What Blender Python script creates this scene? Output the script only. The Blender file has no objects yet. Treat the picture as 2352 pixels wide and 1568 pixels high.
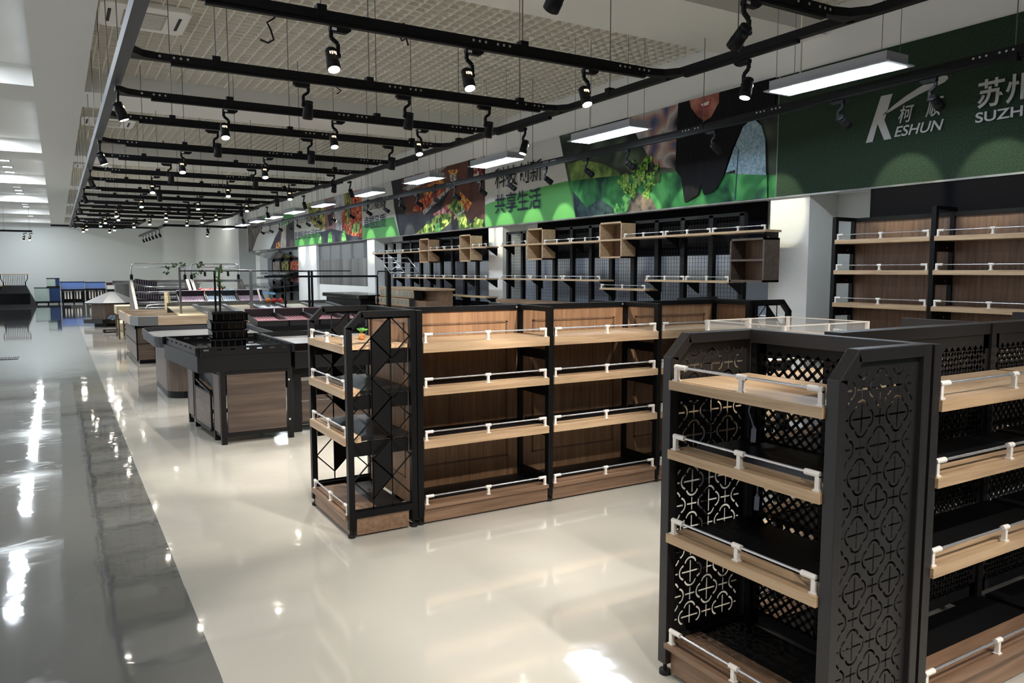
import bpy, bmesh, math, random
from mathutils import Vector, Matrix
random.seed(7)
SC = bpy.context.scene
COL = SC.collection
# ---------------------------------------------------------------- camera
FPX, CXP, CYP, VPX, VPY, CAMH = 1745.0, 1176.0, 784.0, 130.0, 622.0, 1.65
pitch = math.atan((CYP - VPY) / FPX)
yaw = math.atan((CXP - VPX) / math.hypot(FPX, CYP - VPY))
cd = bpy.data.cameras.new('camera'); cam = bpy.data.objects.new('camera', cd); COL.objects.link(cam)
cd.sensor_width = 36.0; cd.lens = FPX / 2352 * 36.0; cd.clip_start = 0.05; cd.clip_end = 200
cam.location = (0, 0, CAMH); cam.rotation_euler = (math.pi / 2 - pitch, 0, -yaw)
SC.camera = cam
# ---------------------------------------------------------------- world, exposure
W = bpy.data.worlds.new('world'); SC.world = W; W.use_nodes = True
bg = W.node_tree.nodes['Background']; bg.inputs[0].default_value = (0.90, 0.95, 1.0, 1); bg.inputs[1].default_value = 0.56
SC.view_settings.view_transform = 'Standard'; SC.view_settings.look = 'None'
SC.view_settings.gamma = 1.0; SC.view_settings.use_curve_mapping = False
SC.view_settings.exposure = 0.88
SC.cycles.max_bounces = 7; SC.cycles.diffuse_bounces = 4; SC.cycles.glossy_bounces = 3
SC.cycles.transmission_bounces = 4; SC.cycles.transparent_max_bounces = 6
SC.cycles.sample_clamp_indirect = 4.0; SC.cycles.caustics_reflective = False; SC.cycles.caustics_refractive = False
SC.cycles.use_denoising = True
E_SPOT, E_WALLSPOT, E_PANEL, E_DOWN, E_AISLE = 74.0, 24.0, 21.0, 4.0, 22.0     # lamp strengths
WARM, COOL, NEUT = (1.0, 0.93, 0.85), (0.84, 0.92, 1.0), (1.0, 0.95, 0.88)

# ---------------------------------------------------------------- helpers
ORG = {}
def tag(o, label=None, cat=None, group=None, kind=None):
    if label: o['label'] = label
    if cat: o['category'] = cat
    if group: o['group'] = group
    if kind: o['kind'] = kind
    return o
def thing(name, label, cat, loc=(0, 0, 0), group=None):
    o = bpy.data.objects.new(name, None); COL.objects.link(o)
    o.empty_display_size = 0.1; o.location = loc; ORG[o] = Vector(loc)
    return tag(o, label, cat, group)
def copy_tree(o, parent=None):
    c = o.copy(); COL.objects.link(c)
    if parent is not None: c.parent = parent
    ORG[c] = ORG.get(o, Vector())
    for ch in list(o.children): copy_tree(ch, c)
    return c

class MB:
    """collects geometry; f maps local shelf coordinates to scene coordinates"""
    def __init__(s, f=None):
        s.v = []; s.fc = []; s.mi = []; s.sm = []; s.f = f; s.m = 0
    def add(s, verts, faces, smooth=False):
        n = len(s.v)
        for p in verts: s.v.append(s.f(*p) if s.f else tuple(p))
        for q in faces: s.fc.append(tuple(i + n for i in q)); s.mi.append(s.m); s.sm.append(smooth)
    def box(s, x0, x1, y0, y1, z0, z1):
        s.add([(x0,y0,z0),(x1,y0,z0),(x1,y1,z0),(x0,y1,z0),(x0,y0,z1),(x1,y0,z1),(x1,y1,z1),(x0,y1,z1)],
              [(0,3,2,1),(4,5,6,7),(0,1,5,4),(1,2,6,5),(2,3,7,6),(3,0,4,7)])
        return s
    def bar(s, p, q, w, h, up=(0, 0, 1)):
        p = Vector(p); q = Vector(q); d = (q - p).normalized(); u = Vector(up)
        a = d.cross(u)
        if a.length < 1e-5: a = d.cross(Vector((1, 0, 0)))
        a.normalize(); b = a.cross(d).normalized(); a *= w / 2; b *= h / 2
        vs = [p-a-b, p+a-b, p+a+b, p-a+b, q-a-b, q+a-b, q+a+b, q-a+b]
        s.add(vs, [(0,1,2,3),(7,6,5,4),(0,4,5,1),(1,5,6,2),(2,6,7,3),(3,7,4,0)]); return s
    def cyl(s, p, q, r, n=12, r2=None, cap=True, smooth=True):
        p = Vector(p); q = Vector(q); d = (q - p).normalized()
        a = d.cross(Vector((0, 0, 1)))
        if a.length < 1e-4: a = d.cross(Vector((1, 0, 0)))
        a.normalize(); b = d.cross(a); r2 = r if r2 is None else r2
        vs = []
        for c, rr in ((p, r), (q, r2)):
            for i in range(n):
                t = 2 * math.pi * i / n; vs.append(c + (a * math.cos(t) + b * math.sin(t)) * rr)
        s.add(vs, [(i, (i+1) % n, n + (i+1) % n, n + i) for i in range(n)], smooth)
        if cap:
            s.add(vs[:n], [tuple(range(n-1, -1, -1))]); s.add(vs[n:], [tuple(range(n))])
        return s
    def tube(s, pts, r, n=8):
        pts = [Vector(p) for p in pts]
        rings = []; ref = None
        for i, p in enumerate(pts):
            d = (pts[min(i+1, len(pts)-1)] - pts[max(i-1, 0)]).normalized()
            if ref is None: ref = d.cross(Vector((0, 0, 1)) if abs(d.z) < .9 else Vector((1, 0, 0))).normalized()
            a = (ref - d * ref.dot(d)).normalized(); b = d.cross(a); ref = a
            rings.append([p + (a * math.cos(2*math.pi*k/n) + b * math.sin(2*math.pi*k/n)) * r for k in range(n)])
        vs = [v for rg in rings for v in rg]
        fs = [(i*n+k, i*n+(k+1) % n, (i+1)*n+(k+1) % n, (i+1)*n+k) for i in range(len(pts)-1) for k in range(n)]
        fs += [tuple(range(n-1, -1, -1)), tuple(range((len(pts)-1)*n, len(pts)*n))]
        s.add(vs, fs, True); return s
    def lathe(s, prof, c=(0, 0, 0), n=20):
        vs = [(c[0] + r*math.cos(2*math.pi*k/n), c[1] + r*math.sin(2*math.pi*k/n), c[2] + z) for r, z in prof for k in range(n)]
        s.add(vs, [(i*n+k, i*n+(k+1) % n, (i+1)*n+(k+1) % n, (i+1)*n+k) for i in range(len(prof)-1) for k in range(n)], True)
        s.add(vs[:n], [tuple(range(n))]); s.add(vs[-n:], [tuple(range(n))]); return s
    def prism(s, pts, axis, a0, a1):
        """pts: 2D outline; axis 'x' -> (y,z), 'y' -> (x,z), 'z' -> (x,y)"""
        mk = {'x': lambda p, a: (a, p[0], p[1]), 'y': lambda p, a: (p[0], a, p[1]), 'z': lambda p, a: (p[0], p[1], a)}[axis]
        n = len(pts); vs = [mk(p, a0) for p in pts] + [mk(p, a1) for p in pts]
        s.add(vs, [tuple(range(n-1, -1, -1)), tuple(range(n, 2*n))] + [(i, (i+1) % n, n+(i+1) % n, n+i) for i in range(n)]); return s
    def ball(s, c, r, n=10, sz=1.0):
        prof = [(max(r*math.sin(math.pi*i/n), 1e-4), -r*sz*math.cos(math.pi*i/n)) for i in range(n+1)]
        return s.lathe(prof, c, n*2)
    def build(s, name, mats, parent=None, label=None, cat=None, group=None, kind=None, bevel=0.0):
        me = bpy.data.meshes.new(name)
        if parent is None:
            xs = [p[0] for p in s.v]; ys = [p[1] for p in s.v]; zs = [p[2] for p in s.v]
            org = Vector(((min(xs)+max(xs))/2, (min(ys)+max(ys))/2, min(zs)))
        else: org = ORG[parent]
        me.from_pydata([tuple(Vector(p) - org) for p in s.v], [], s.fc)
        for m in (mats if isinstance(mats, (list, tuple)) else [mats]): me.materials.append(m)
        me.polygons.foreach_set('material_index', s.mi); me.polygons.foreach_set('use_smooth', s.sm)
        bm = bmesh.new(); bm.from_mesh(me); bmesh.ops.recalc_face_normals(bm, faces=bm.faces); bm.to_mesh(me); bm.free()
        me.update()
        o = bpy.data.objects.new(name, me); COL.objects.link(o); ORG[o] = org
        if parent is None: o.location = org
        else: o.parent = parent
        if bevel:
            md = o.modifiers.new('bevel', 'BEVEL'); md.width = bevel; md.segments = 2; md.limit_method = 'ANGLE'
        return tag(o, label, cat, group, kind)
    def each(s, name, mats, parent, **k):
        """one object per added piece"""
        out = []
        vs, fs, mi, sm = s.v, s.fc, s.mi, s.sm
        par = list(range(len(vs)))
        def find(a):
            while par[a] != a: par[a] = par[par[a]]; a = par[a]
            return a
        for q in fs:
            for a in q[1:]: par[find(a)] = find(q[0])
        gr = {}
        for i in range(len(vs)): gr.setdefault(find(i), []).append(i)
        for ids in gr.values():
            o = MB(); mp = {i: n for n, i in enumerate(ids)}; o.v = [vs[i] for i in ids]
            for q, m, t in zip(fs, mi, sm):
                if q[0] in mp: o.fc.append(tuple(mp[i] for i in q)); o.mi.append(m); o.sm.append(t)
            out.append(o.build(name, mats, parent, **k))
        return out
def U(x0, y0, z0=0):  return lambda u, v, z: (x0 + u, y0 + v, z0 + z)        # front faces the camera side (-Y)
def E_(x0, y1, z0=0): return lambda u, v, z: (x0 + v, y1 - u, z0 + z)        # front faces the aisle (-X)
def K(x1, y1, z0=0):  return lambda u, v, z: (x1 - u, y1 - v, z0 + z)        # front faces the far side (+Y)

# ---------------------------------------------------------------- materials
def lin(c):
    return tuple((x/12.92 if x <= .04045 else ((x+.055)/1.055)**2.4) for x in [k/255 for k in c]) + (1,)
def mat(name, col, rough=.5, metal=0.0, spec=.5, emit=None, es=0.0, alpha=1.0, trans=0.0):
    m = bpy.data.materials.new(name); m.use_nodes = True
    b = m.node_tree.nodes['Principled BSDF']
    b.inputs['Base Color'].default_value = lin(col); b.inputs['Roughness'].default_value = rough
    b.inputs['Metallic'].default_value = metal; b.inputs['Specular IOR Level'].default_value = spec
    b.inputs['Transmission Weight'].default_value = trans; b.inputs['Alpha'].default_value = alpha
    if emit: b.inputs['Emission Color'].default_value = tuple(emit) + (1,); b.inputs['Emission Strength'].default_value = es
    return m
def nodes(m): return m.node_tree.nodes, m.node_tree.links, m.node_tree.nodes['Principled BSDF']
def noisy(m, scale=(1, 1, 1), stops=None, nscale=5.0, detail=4.0, rough=.6, bump=0.0, dist=0.0, coord='Object', kind='noise'):
    N, L, b = nodes(m)
    tc = N.new('ShaderNodeTexCoord'); mp = N.new('ShaderNodeMapping'); mp.inputs['Scale'].default_value = scale
    L.new(tc.outputs[coord], mp.inputs['Vector'])
    if kind == 'voronoi':
        t = N.new('ShaderNodeTexVoronoi'); t.inputs['Scale'].default_value = nscale; out = t.outputs['Color']
    else:
        t = N.new('ShaderNodeTexNoise'); t.inputs['Scale'].default_value = nscale; t.inputs['Detail'].default_value = detail
        t.inputs['Roughness'].default_value = rough; t.inputs['Distortion'].default_value = dist; out = t.outputs['Fac']
    L.new(mp.outputs['Vector'], t.inputs['Vector'])
    if stops:
        r = N.new('ShaderNodeValToRGB'); L.new(out, r.inputs['Fac'])
        el = r.color_ramp.elements
        while len(el) < len(stops): el.new(.5)
        for e, (p, c) in zip(el, stops): e.position = p; e.color = lin(c)
        L.new(r.outputs['Color'], b.inputs['Base Color'])
    if bump:
        bp = N.new('ShaderNodeBump'); bp.inputs['Strength'].default_value = bump; bp.inputs['Distance'].default_value = .02
        L.new(t.outputs[0] if kind == 'voronoi' else t.outputs['Fac'], bp.inputs['Height']); L.new(bp.outputs['Normal'], b.inputs['Normal'])
    return m
def wood(name, axis, cols, rough=.45, k=1.0):
    m = mat(name, cols[1], rough)
    sc = {'x': (1.2, 22, 22), 'y': (22, 1.2, 22), 'z': (22, 22, 1.2)}[axis]
    return noisy(m, tuple(c*k for c in sc), [(.28, cols[0]), (.5, cols[1]), (.72, cols[2])], 1.6, 6, rough=.62, bump=.06, dist=.35)
OAK = [(158, 130, 102), (184, 155, 122), (202, 175, 142)]
BRN = [(108, 84, 66), (130, 102, 80), (150, 120, 96)]
GRY = [(66, 54, 45), (86, 71, 60), (108, 91, 78)]
WAL = [(88, 66, 52), (112, 86, 67), (132, 102, 80)]
M = {
 'oak_x': wood('oak grain along x', 'x', OAK), 'oak_y': wood('oak grain along y', 'y', OAK), 'oak_z': wood('oak grain upright', 'z', [(122,90,64),(148,112,82),(172,136,102)]),
 'brown_x': wood('brown oak along x', 'x', BRN), 'brown_y': wood('brown oak along y', 'y', BRN), 'brown_z': wood('brown oak upright', 'z', WAL),
 'greyoak_x': wood('grey oak along x', 'x', GRY, k=.7), 'greyoak_y': wood('grey oak along y', 'y', GRY, k=.7), 'greyoak_z': wood('grey oak upright', 'z', GRY),
 'binwood': wood('weathered brown wood', 'x', [(44, 35, 29), (62, 50, 42), (84, 70, 60)], k=.5), 'pine': wood('pale pine', 'x', [(160,146,114),(178,164,132),(194,182,152)]), 'rimwood': wood('pale rim wood', 'x', [(150,130,108),(176,154,130),(194,174,150)]),
 'black': mat('black powder coat', (12, 12, 13), .45, spec=.22), 'deck': mat('black shelf deck', (18, 18, 19), .4, spec=.4),
 'gloss': mat('glossy black plastic', (8, 8, 9), .14), 'darkgrey': mat('dark grey', (44, 45, 50), .5),
 'track': mat('black track', (18, 18, 20), .55, spec=.2), 'trackgrey': mat('grey trunking', (58, 61, 68), .55),
 'hammer': noisy(mat('hammered charcoal metal', (48, 46, 46), .36, metal=.3), (1,1,1), None, 420, 2, bump=.12),
 'white': mat('white paint', (236, 235, 231), .7), 'whitewall': mat('white wall paint', (208, 212, 210), .75), 'grey_wall': mat('grey wall panel', (96, 100, 106), .6),
 'plastic': mat('white plastic', (236, 230, 222), .4), 'chrome': mat('chrome', (214, 216, 220), .2, metal=.75),
 'steel': mat('brushed steel', (168, 168, 166), .3, metal=1.0), 'wire': mat('steel wire', (120, 118, 116), .5, metal=.6),
 'grid': mat('grid ceiling paint', (240, 236, 226), .6), 'plenum': mat('plenum board', (228, 222, 210), .9),
 'ac': mat('white air conditioner plastic', (248, 246, 242), .4), 'vent': mat('vent grey', (176, 170, 160), .6),
 'blackpanel': mat('black wall board', (15, 15, 19), .9, spec=.08), 'lit_tone': mat('grey lit wall tone', (150, 158, 172), .7), 'rubber': mat('black rubber', (18, 18, 18), .7),
 'lit': mat('lit lens', (255, 250, 240), .3, emit=(1.0, .93, .82), es=14.0), 'ember': mat('lamp vent glow', (255, 220, 160), .4, emit=(1.0, .72, .40), es=2.0),
 'unlit': mat('dark lens', (30, 30, 32), .15), 'panel': mat('led diffuser', (255, 255, 255), .4, emit=(.76, .88, 1.0), es=E_PANEL),
 'down': mat('downlight diffuser', (255, 255, 255), .4, emit=(.82, .91, 1.0), es=E_DOWN),
 'lampwhite': mat('lamp housing', (168, 172, 182), .5), 'label': mat('label white', (225, 225, 225), .6), 'bolt': mat('bolt zinc', (200, 200, 200), .35, metal=.7),
 'acrylic': mat('clear acrylic', (236, 240, 240), .08, alpha=.10), 'glass': mat('tank glass', (196, 214, 206), .08, alpha=.45),
 'blue': mat('tank blue back', (10, 112, 220), .4), 'navy': mat('tank navy side', (22, 52, 98), .4), 'paleblue': mat('pale blue', (120, 180, 230), .4),
 'green': mat('leaf green', (86, 150, 60), .5), 'pineapple': noisy(mat('pineapple skin', (190, 110, 50), .6), (1,1,1), [(.35,(120,60,26)),(.6,(214,140,70))], 90, 2),
 'red': mat('red fruit', (214, 44, 40), .4), 'yellow': mat('yellow fruit', (222, 212, 40), .5), 'orange': mat('orange fruit', (236, 120, 30), .5),
 'pinkred': noisy(mat('red fruit pile', (220, 50, 60), .5), (1,1,1), [(.35,(200,24,40)),(.6,(244,130,130))], 30, 3),
 'crate': mat('black crate', (28, 27, 30), .45), 'crateviolet': mat('violet grey crate', (112, 98, 116), .5), 'cratepink': mat('dusty pink crate', (150, 112, 122), .55),
 'crateblue': mat('blue grey crate', (112, 128, 146), .5), 'cord': mat('grey cord', (150, 156, 170), .5), 'marble': noisy(mat('grey stone top', (150, 148, 146), .3), (1,1,1), [(.4,(104,103,102)),(.6,(132,130,128))], 4, 5, dist=1),
 'greytop': mat('grey tray top', (96, 98, 99), .42), 'maroon': mat('maroon panel', (80, 36, 34), .5), 'paper': mat('white card', (232, 232, 230), .7),
}
# epoxy floors: glossy, very slightly wavy
def epoxy(name, a, b_, rough, coat=.85):
    m = mat(name, a, rough, spec=.6); N, L, b = nodes(m); b.inputs['Coat Weight'].default_value = coat; b.inputs['Coat Roughness'].default_value = .04
    tc = N.new('ShaderNodeTexCoord'); n1 = N.new('ShaderNodeTexNoise'); n1.inputs['Scale'].default_value = .9; n1.inputs['Detail'].default_value = 3
    r = N.new('ShaderNodeValToRGB'); r.color_ramp.elements[0].color = lin(a); r.color_ramp.elements[1].color = lin(b_)
    r.color_ramp.elements[0].position = .35; r.color_ramp.elements[1].position = .65
    L.new(tc.outputs['Object'], n1.inputs['Vector']); L.new(n1.outputs['Fac'], r.inputs['Fac']); L.new(r.outputs['Color'], b.inputs['Base Color'])
    n2 = N.new('ShaderNodeTexNoise'); n2.inputs['Scale'].default_value = 2.6; n2.inputs['Detail'].default_value = 2.5; n2.inputs['Roughness'].default_value = .5
    bp = N.new('ShaderNodeBump'); bp.inputs['Strength'].default_value = .10; bp.inputs['Distance'].default_value = .05
    L.new(tc.outputs['Object'], n2.inputs['Vector']); L.new(n2.outputs['Fac'], bp.inputs['Height']); L.new(bp.outputs['Normal'], b.inputs['Normal'])
    return m
M['floor_cream'] = epoxy('cream epoxy floor', (188, 185, 175), (195, 191, 180), .08)
M['floor_grey'] = epoxy('grey epoxy floor', (102, 103, 101), (110, 111, 108), .04, 1.0)
M['turf'] = noisy(mat('green artificial turf', (44, 60, 50), .9, spec=.1), (1,1,1), [(.35,(35,50,43)),(.65,(56,73,58))], 90, 3, bump=.35)
# ================================================================ the setting
XW, XB, ZC, ZB, YF = 6.8, 7.28, 4.29, 4.03, 45.5          # sign plane, back wall, ceiling, beam underside, far wall
def struct(name, mb, m): return mb.build(name, m, kind='structure')
struct('floor', MB().box(.5, 7.4, -4, YF + .1, -.1, 0), M['floor_cream'])
struct('floor_aisle', MB().box(-7, .5, -4, YF + .1, -.1, -.0015), M['floor_grey'])
struct('wall_right', MB().box(XB, XB + .15, -4, YF, 0, 4.5), M['whitewall'])
struct('wall_bulkhead', MB().box(XW + .02, XB, -4, 32.6, 2.47, ZC + .2), M['white'])
struct('wall_rear_unseen', MB().box(-7, 7.4, -4.15, -4, 0, 4.5), M['grey_wall'])  # unseen rear wall, put in to block ambient light from behind
struct('wall_far', MB().box(-7, 4.95, YF, YF + .15, 0, 5), M['whitewall'])
struct('wall_far_projection', MB().box(4.95, 7.4, 44.0, YF + .15, 0, 5), M['whitewall'])
struct('wall_side_return', MB().box(6.45, XB, 32.6, 44.0, 0, 5), M['whitewall'])
for i, (y0, y1) in enumerate([(5.33, 5.84), (11.75, 12.26), (18.1, 18.62), (23.05, 25.1), (30.6, 31.3)]):
    struct('wall_column_%d' % (i + 1), MB().box(XW + .02, XB, y0, y1, 0, 2.47), M['white'])
BEAMS = [(-1.4, -.35), (5.2, 6.22), (11.85, 12.95), (18.4, 19.5), (25.0, 26.1), (31.6, 32.7), (38.2, 39.3), (44.6, 45.5)]
for i, (y0, y1) in enumerate(BEAMS):
    struct('ceiling_beam_%d' % (i + 1), MB().box(-7, XW + .02, y0, y1, ZB, ZC + .3), M['white'])
struct('ceiling_soffit', MB().box(-.14, .43, -4, YF, ZB - .004, ZC + .29), M['white'])
struct('ceiling_aisle', MB().box(-7, -.14, -4, YF, ZC, ZC + .1), M['white'])
struct('ceiling_slab', MB().box(.43, XW + .02, -4, YF, ZC + .11, ZC + .2), M['plenum'])
# open-cell grid ceiling between the beams
for i in range(len(BEAMS) - 1):
    y0, y1 = BEAMS[i][1], BEAMS[i + 1][0]; g = MB(); pit = .13 if i < 3 else .26
    k = math.ceil(.43 / pit)
    while k * pit < XW: g.box(k*pit - .006, k*pit + .006, y0, y1, ZC, ZC + .05); k += 1
    k = math.ceil(y0 / pit)
    while k * pit < y1: g.box(.43, XW + .02, k*pit - .006, k*pit + .006, ZC, ZC + .05); k += 1
    struct('ceiling_grid_%d' % (i + 1), g, M['grid'])
# ceiling cassettes
def cassette(x0, y0, lab):
    t = thing('ceiling_air_conditioner', lab, 'air conditioner', (x0 + .42, y0 + .42, ZC - .04), 'ceiling air conditioners')
    b = MB(); b.prism([(x0+.06,y0),(x0+.78,y0),(x0+.84,y0+.06),(x0+.84,y0+.78),(x0+.78,y0+.84),(x0+.06,y0+.84),(x0,y0+.78),(x0,y0+.06)], 'z', ZC - .045, ZC + .02)
    b.build('face_panel', M['ac'], t, bevel=.012)
    b = MB(); b.box(x0+.22, x0+.62, y0+.16, y0+.70, ZC - .052, ZC - .045)
    g = b.build('intake_grille', M['vent'], t)
    b = MB()
    for k in range(9): b.box(x0+.24, x0+.60, y0+.20+k*.055, y0+.215+k*.055, ZC - .056, ZC - .052)
    b.build('slat', M['ac'], g)
    for xx in (x0+.08, x0+.73): MB().box(xx, xx+.03, y0+.2, y0+.64, ZC - .05, ZC - .044).build('air_outlet', M['rubber'], t, label='dark narrow air outlet slot')
cassette(.48, 8.55, 'white square air conditioner in the nearest bay of the grid ceiling')
cassette(.48, 15.0, 'white square air conditioner in the second bay of the grid ceiling, behind the first beam')
cassette(.48, 21.6, 'white square air conditioner in the third bay of the grid ceiling')
# cable ends poking from the grid
def dangle(x, y, pts, lab):
    b = MB(); b.tube([(x + a, y + b_, ZC + c) for a, b_, c in pts], .011, 6)
    b.build('cable_end', M['rubber'], None, lab, 'cable', 'loose cable ends below the grid ceiling')
dangle(2.0, 8.3, [(.1,0,.05),(.07,0,-.02),(0,.02,-.07),(.03,0,-.14),(.06,0,-.24),(.0,0,-.28),(-.08,0,-.26)], 'curly loose black cable end hanging from the nearest grid bay, beside the air conditioner')
dangle(3.35, 7.9, [(.0,0,.05),(-.01,0,-.06),(-.05,0,-.12),(-.02,0,-.16),(.03,0,-.13),(.05,0,-.2)], 'knotted black cable end hanging in the middle of the nearest grid bay')
dangle(3.5, 10.6, [(.0,0,.05),(.05,0,-.03),(-.04,0,-.08),(.04,0,-.13),(-.02,0,-.18)], 'small coiled cable end hanging near the far edge of the nearest grid bay')
dangle(2.3, 14.6, [(.0,0,.05),(0,0,-.1),(.06,0,-.13),(.1,0,-.06)], 'hooked black cable end below the second grid bay')
dangle(1.95, 17.2, [(.0,0,.05),(.05,0,-.03),(-.04,0,-.08),(.05,0,-.13)], 'tangled cable end below the far half of the second grid bay')
# ================================================================ light tracks and spotlights
ZT = 3.1
ORD = ['first','second','third','fourth','fifth','sixth','seventh','eighth','ninth','tenth','eleventh','twelfth','thirteenth','fourteenth','fifteenth','sixteenth','seventeenth','eighteenth','nineteenth']
YBAR = [2.93,4.47,5.9,7.18,8.3,9.92,11.15,12.7,14.05,15.6,16.95,18.6,19.9,21.3,22.9,24.9,26.3,27.8,29.2]
XL, XR = .47, 4.06
fr = thing('suspended_track_grid', 'large black suspended lighting track grid hung on thin wires over the shelves', 'lighting track', (XL, 2, ZT))
def rail_x(y, x0, x1, parent, far=False, name='crossbar'):
    b = MB(); b.box(x0, x1, y - .027, y + .027, ZT - .004, ZT + .046); b.box(x0 + .28, x1 - .25, y - .018, y + .018, ZT - .026, ZT - .004)
    o = b.build(name, M['track'], parent)
    if not far:
        d = MB()
        for xx in (x0 + .12, x1 - .5, (x0 + x1) / 2 + .1):
            for k in range(7):
                if k != 3: d.cyl((xx + k*.045, y - .0275, ZT + .023), (xx + k*.045, y - .029, ZT + .023), .0085, 10)
        d.build('lit_hole_row', M['bolt'], o)  # pale discs paint the light showing through bracket holes
    return o
def hanger(x, y, parent, cross=True):
    b = MB()
    if cross: b.box(x - .028, x + .028, y - .032, y + .032, ZT + .01, ZT + .075)
    else: b.box(x - .032, x + .032, y - .028, y + .028, ZT + .01, ZT + .075)
    o = b.build('hanger', M['track'], parent)
    MB().cyl((x, y, ZT + .07), (x, y, ZC + .1), .0042, 6).build('suspension_wire', M['wire'], o)
for i, y in enumerate(YBAR):
    xr = XR if y < 23 else 2.3
    o = rail_x(y, XL, xr, fr, i > 8)
    b = MB()                                                      # splayed gusset where the bar meets the right-hand beam
    for xe, sg in ((xr, 1), (XL, -1)):
        b.prism([(xe, y - .16), (xe - sg*.02, y - .16), (xe - sg*.10, y - .06), (xe - sg*.20, y - .03), (xe - sg*.20, y + .03), (xe, y + .03)], 'z', ZT - .003, ZT + .045)
    if i < 9: b.each('gusset', M['track'], o)
    for xx in ([1.38, 2.75] if i % 2 else [1.05, 2.2, 3.6]):
        if xx < xr: hanger(xx, y, fr)
b = MB().box(XL - .045, XL + .03, -2, 29.6, ZT - .005, ZT + .085); b.build('side_beam', M['trackgrey'], fr, label='long grey side beam')
b = MB().box(XR - .027, XR + .027, -2, 26.6, ZT - .004, ZT + .048); k = 0
for y0 in (3.3, 6.1, 9.2, 12.2, 15.2, 18.2, 21.2): b.box(XR - .018, XR + .018, y0, y0 + 1.0, ZT - .026, ZT - .004)
b.build('side_beam', M['track'], fr)
for y in (1.45, -.05, -1.5): rail_x(y, XL, XR, fr, True)  # unseen crossbars added to carry the lamps over the camera
MB().box(2.27, 2.33, 24.9, 29.6, ZT, ZT + .075).build('side_beam', M['track'], fr)
MB().box(3.05, 5.70, 27.3, 27.36, ZT, ZT + .075).build('crossbar', M['track'], fr)
MB().box(3.08, 3.14, 27.3, 36.3, ZT, ZT + .075).build('side_beam', M['track'], fr)
MB().box(-.1, 3.14, 29.17, 29.23, ZT, ZT + .06).build('crossbar', M['track'], fr)
for y in (3.8, 5.2, 8.0, 11.0, 13.6, 16.4, 19.4, 22.4): hanger(XR, y, fr, False)
for y in (3.6, 5.1, 6.5, 7.7, 8.9, 10.5, 12.0, 13.4, 15.0, 16.4, 18.0, 19.4, 21.0, 23.3, 25.5, 28.5): hanger(XL, y, fr, False)
# one long track beside the sign wall
XT = 5.83
t2 = thing('light_track', 'single long black lighting track running along in front of the sign boards', 'lighting track', (XT, 14, ZT))
zt2 = lambda y: ZT + max(0, 6.2 - y) * .018                         # the near end hangs a little higher
MB().box(XT - .027, XT + .027, 6.2, 27.36, ZT, ZT + .055).box(XT - .018, XT + .018, 6.2, 27.2, ZT - .025, ZT).build('rail', M['track'], t2)
b = MB()
for w, z0, z1 in ((.027, 0, .055), (.018, -.025, 0)): b.prism([(-.5, zt2(-.5) + z0), (6.2, ZT + z0), (6.2, ZT + z1), (-.5, zt2(-.5) + z1)], 'x', XT - w, XT + w)
b.build('rail', M['track'], t2)
for y0 in (2.9, 4.9, 5.9, 8.6, 11.6, 14.6):
    d = MB()
    for k in range(7):
        if k != 3: d.cyl((XT - .0275, y0 + k*.045, zt2(y0) + .028), (XT - .029, y0 + k*.045, zt2(y0) + .028), .0085, 8)
    d.build('lit_hole_row', M['bolt'], t2)  # pale discs stand for light through the holes of the rail joint
for y in (2.9, 5.9, 9.2, 12.4, 15.8, 19.4, 23.0): hanger(XT, y, t2, False)
t3 = thing('light_track', 'short black lighting track far off over the grey aisle at the left', 'lighting track', (-2, 34, ZT))
MB().box(-4, -.72, 33.97, 34.03, ZT, ZT + .07).build('rail', M['track'], t3)
for x in (-.8, -1.6): hanger(x, 34, t3)

def make_spot(lit):
    t = thing('track_spotlight', None, None)
    b = MB(); b.prism([(-.062,-.004),(.066,-.004),(.066,-.016),(.04,-.034),(-.05,-.034),(-.062,-.026)], 'y', -.017, .017); b.build('track_adapter', M['track'], t)
    MB().box(-.05, -.022, -.0178, -.017, -.026, -.010).build('rating_label', M['label'], t, label='small white rating label')
    b = MB(); pts = [(-.052,0,-.03),(-.052,0,-.066),(-.012,0,-.096),(-.012,0,-.168)]
    for p, q in zip(pts, pts[1:]): b.bar(p, q, .022, .016, (0, 1, 0))
    b.cyl((-.018,0,-.163), (.002,0,-.163), .014, 10); b.build('arm', M['track'], t)
    b = MB(); b.lathe([(.020,.036),(.030,.034),(.034,.028),(.0345,.018),(.031,.017),(.031,.012),(.0345,.011),(.036,-.02),(.037,-.05),(.039,-.052),(.039,-.10),(.034,-.102)], (-.036, 0, 0), 20)
    body = b.build('lamp_body', M['track'], t); body.location = (-.014, 0, -.163)
    b = MB(); b.lathe([(.030,-.1035),(.0335,-.1032),(.0335,-.100)], (-.036, 0, 0), 16); b.build('lens', M['lit'] if lit else M['unlit'], body)
    b = MB()
    for k in range(4):
        a = math.radians(-120 + 18*k) ; cx, cy = -.036 + .036*math.cos(a), .036*math.sin(a)
        b.box(cx - .0025, cx + .0025, cy - .0025, cy + .0025, -.016 - .004*(k % 2), .0)
    b.build('cooling_slot', M['ember'] if lit else M['darkgrey'], body, label='glowing cooling slots' if lit else None)
    return t
P_LIT, P_OFF = make_spot(True), make_spot(False)
LD = {}
def spot_light(key, energy, col, size, blend):
    if key not in LD:
        l = bpy.data.lights.new('spot_lamp', 'SPOT'); l.energy = energy; l.color = col; l.spot_size = math.radians(size); l.spot_blend = blend; l.shadow_soft_size = .03
        LD[key] = l
    return LD[key]
USED = {True: False, False: False}
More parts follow.
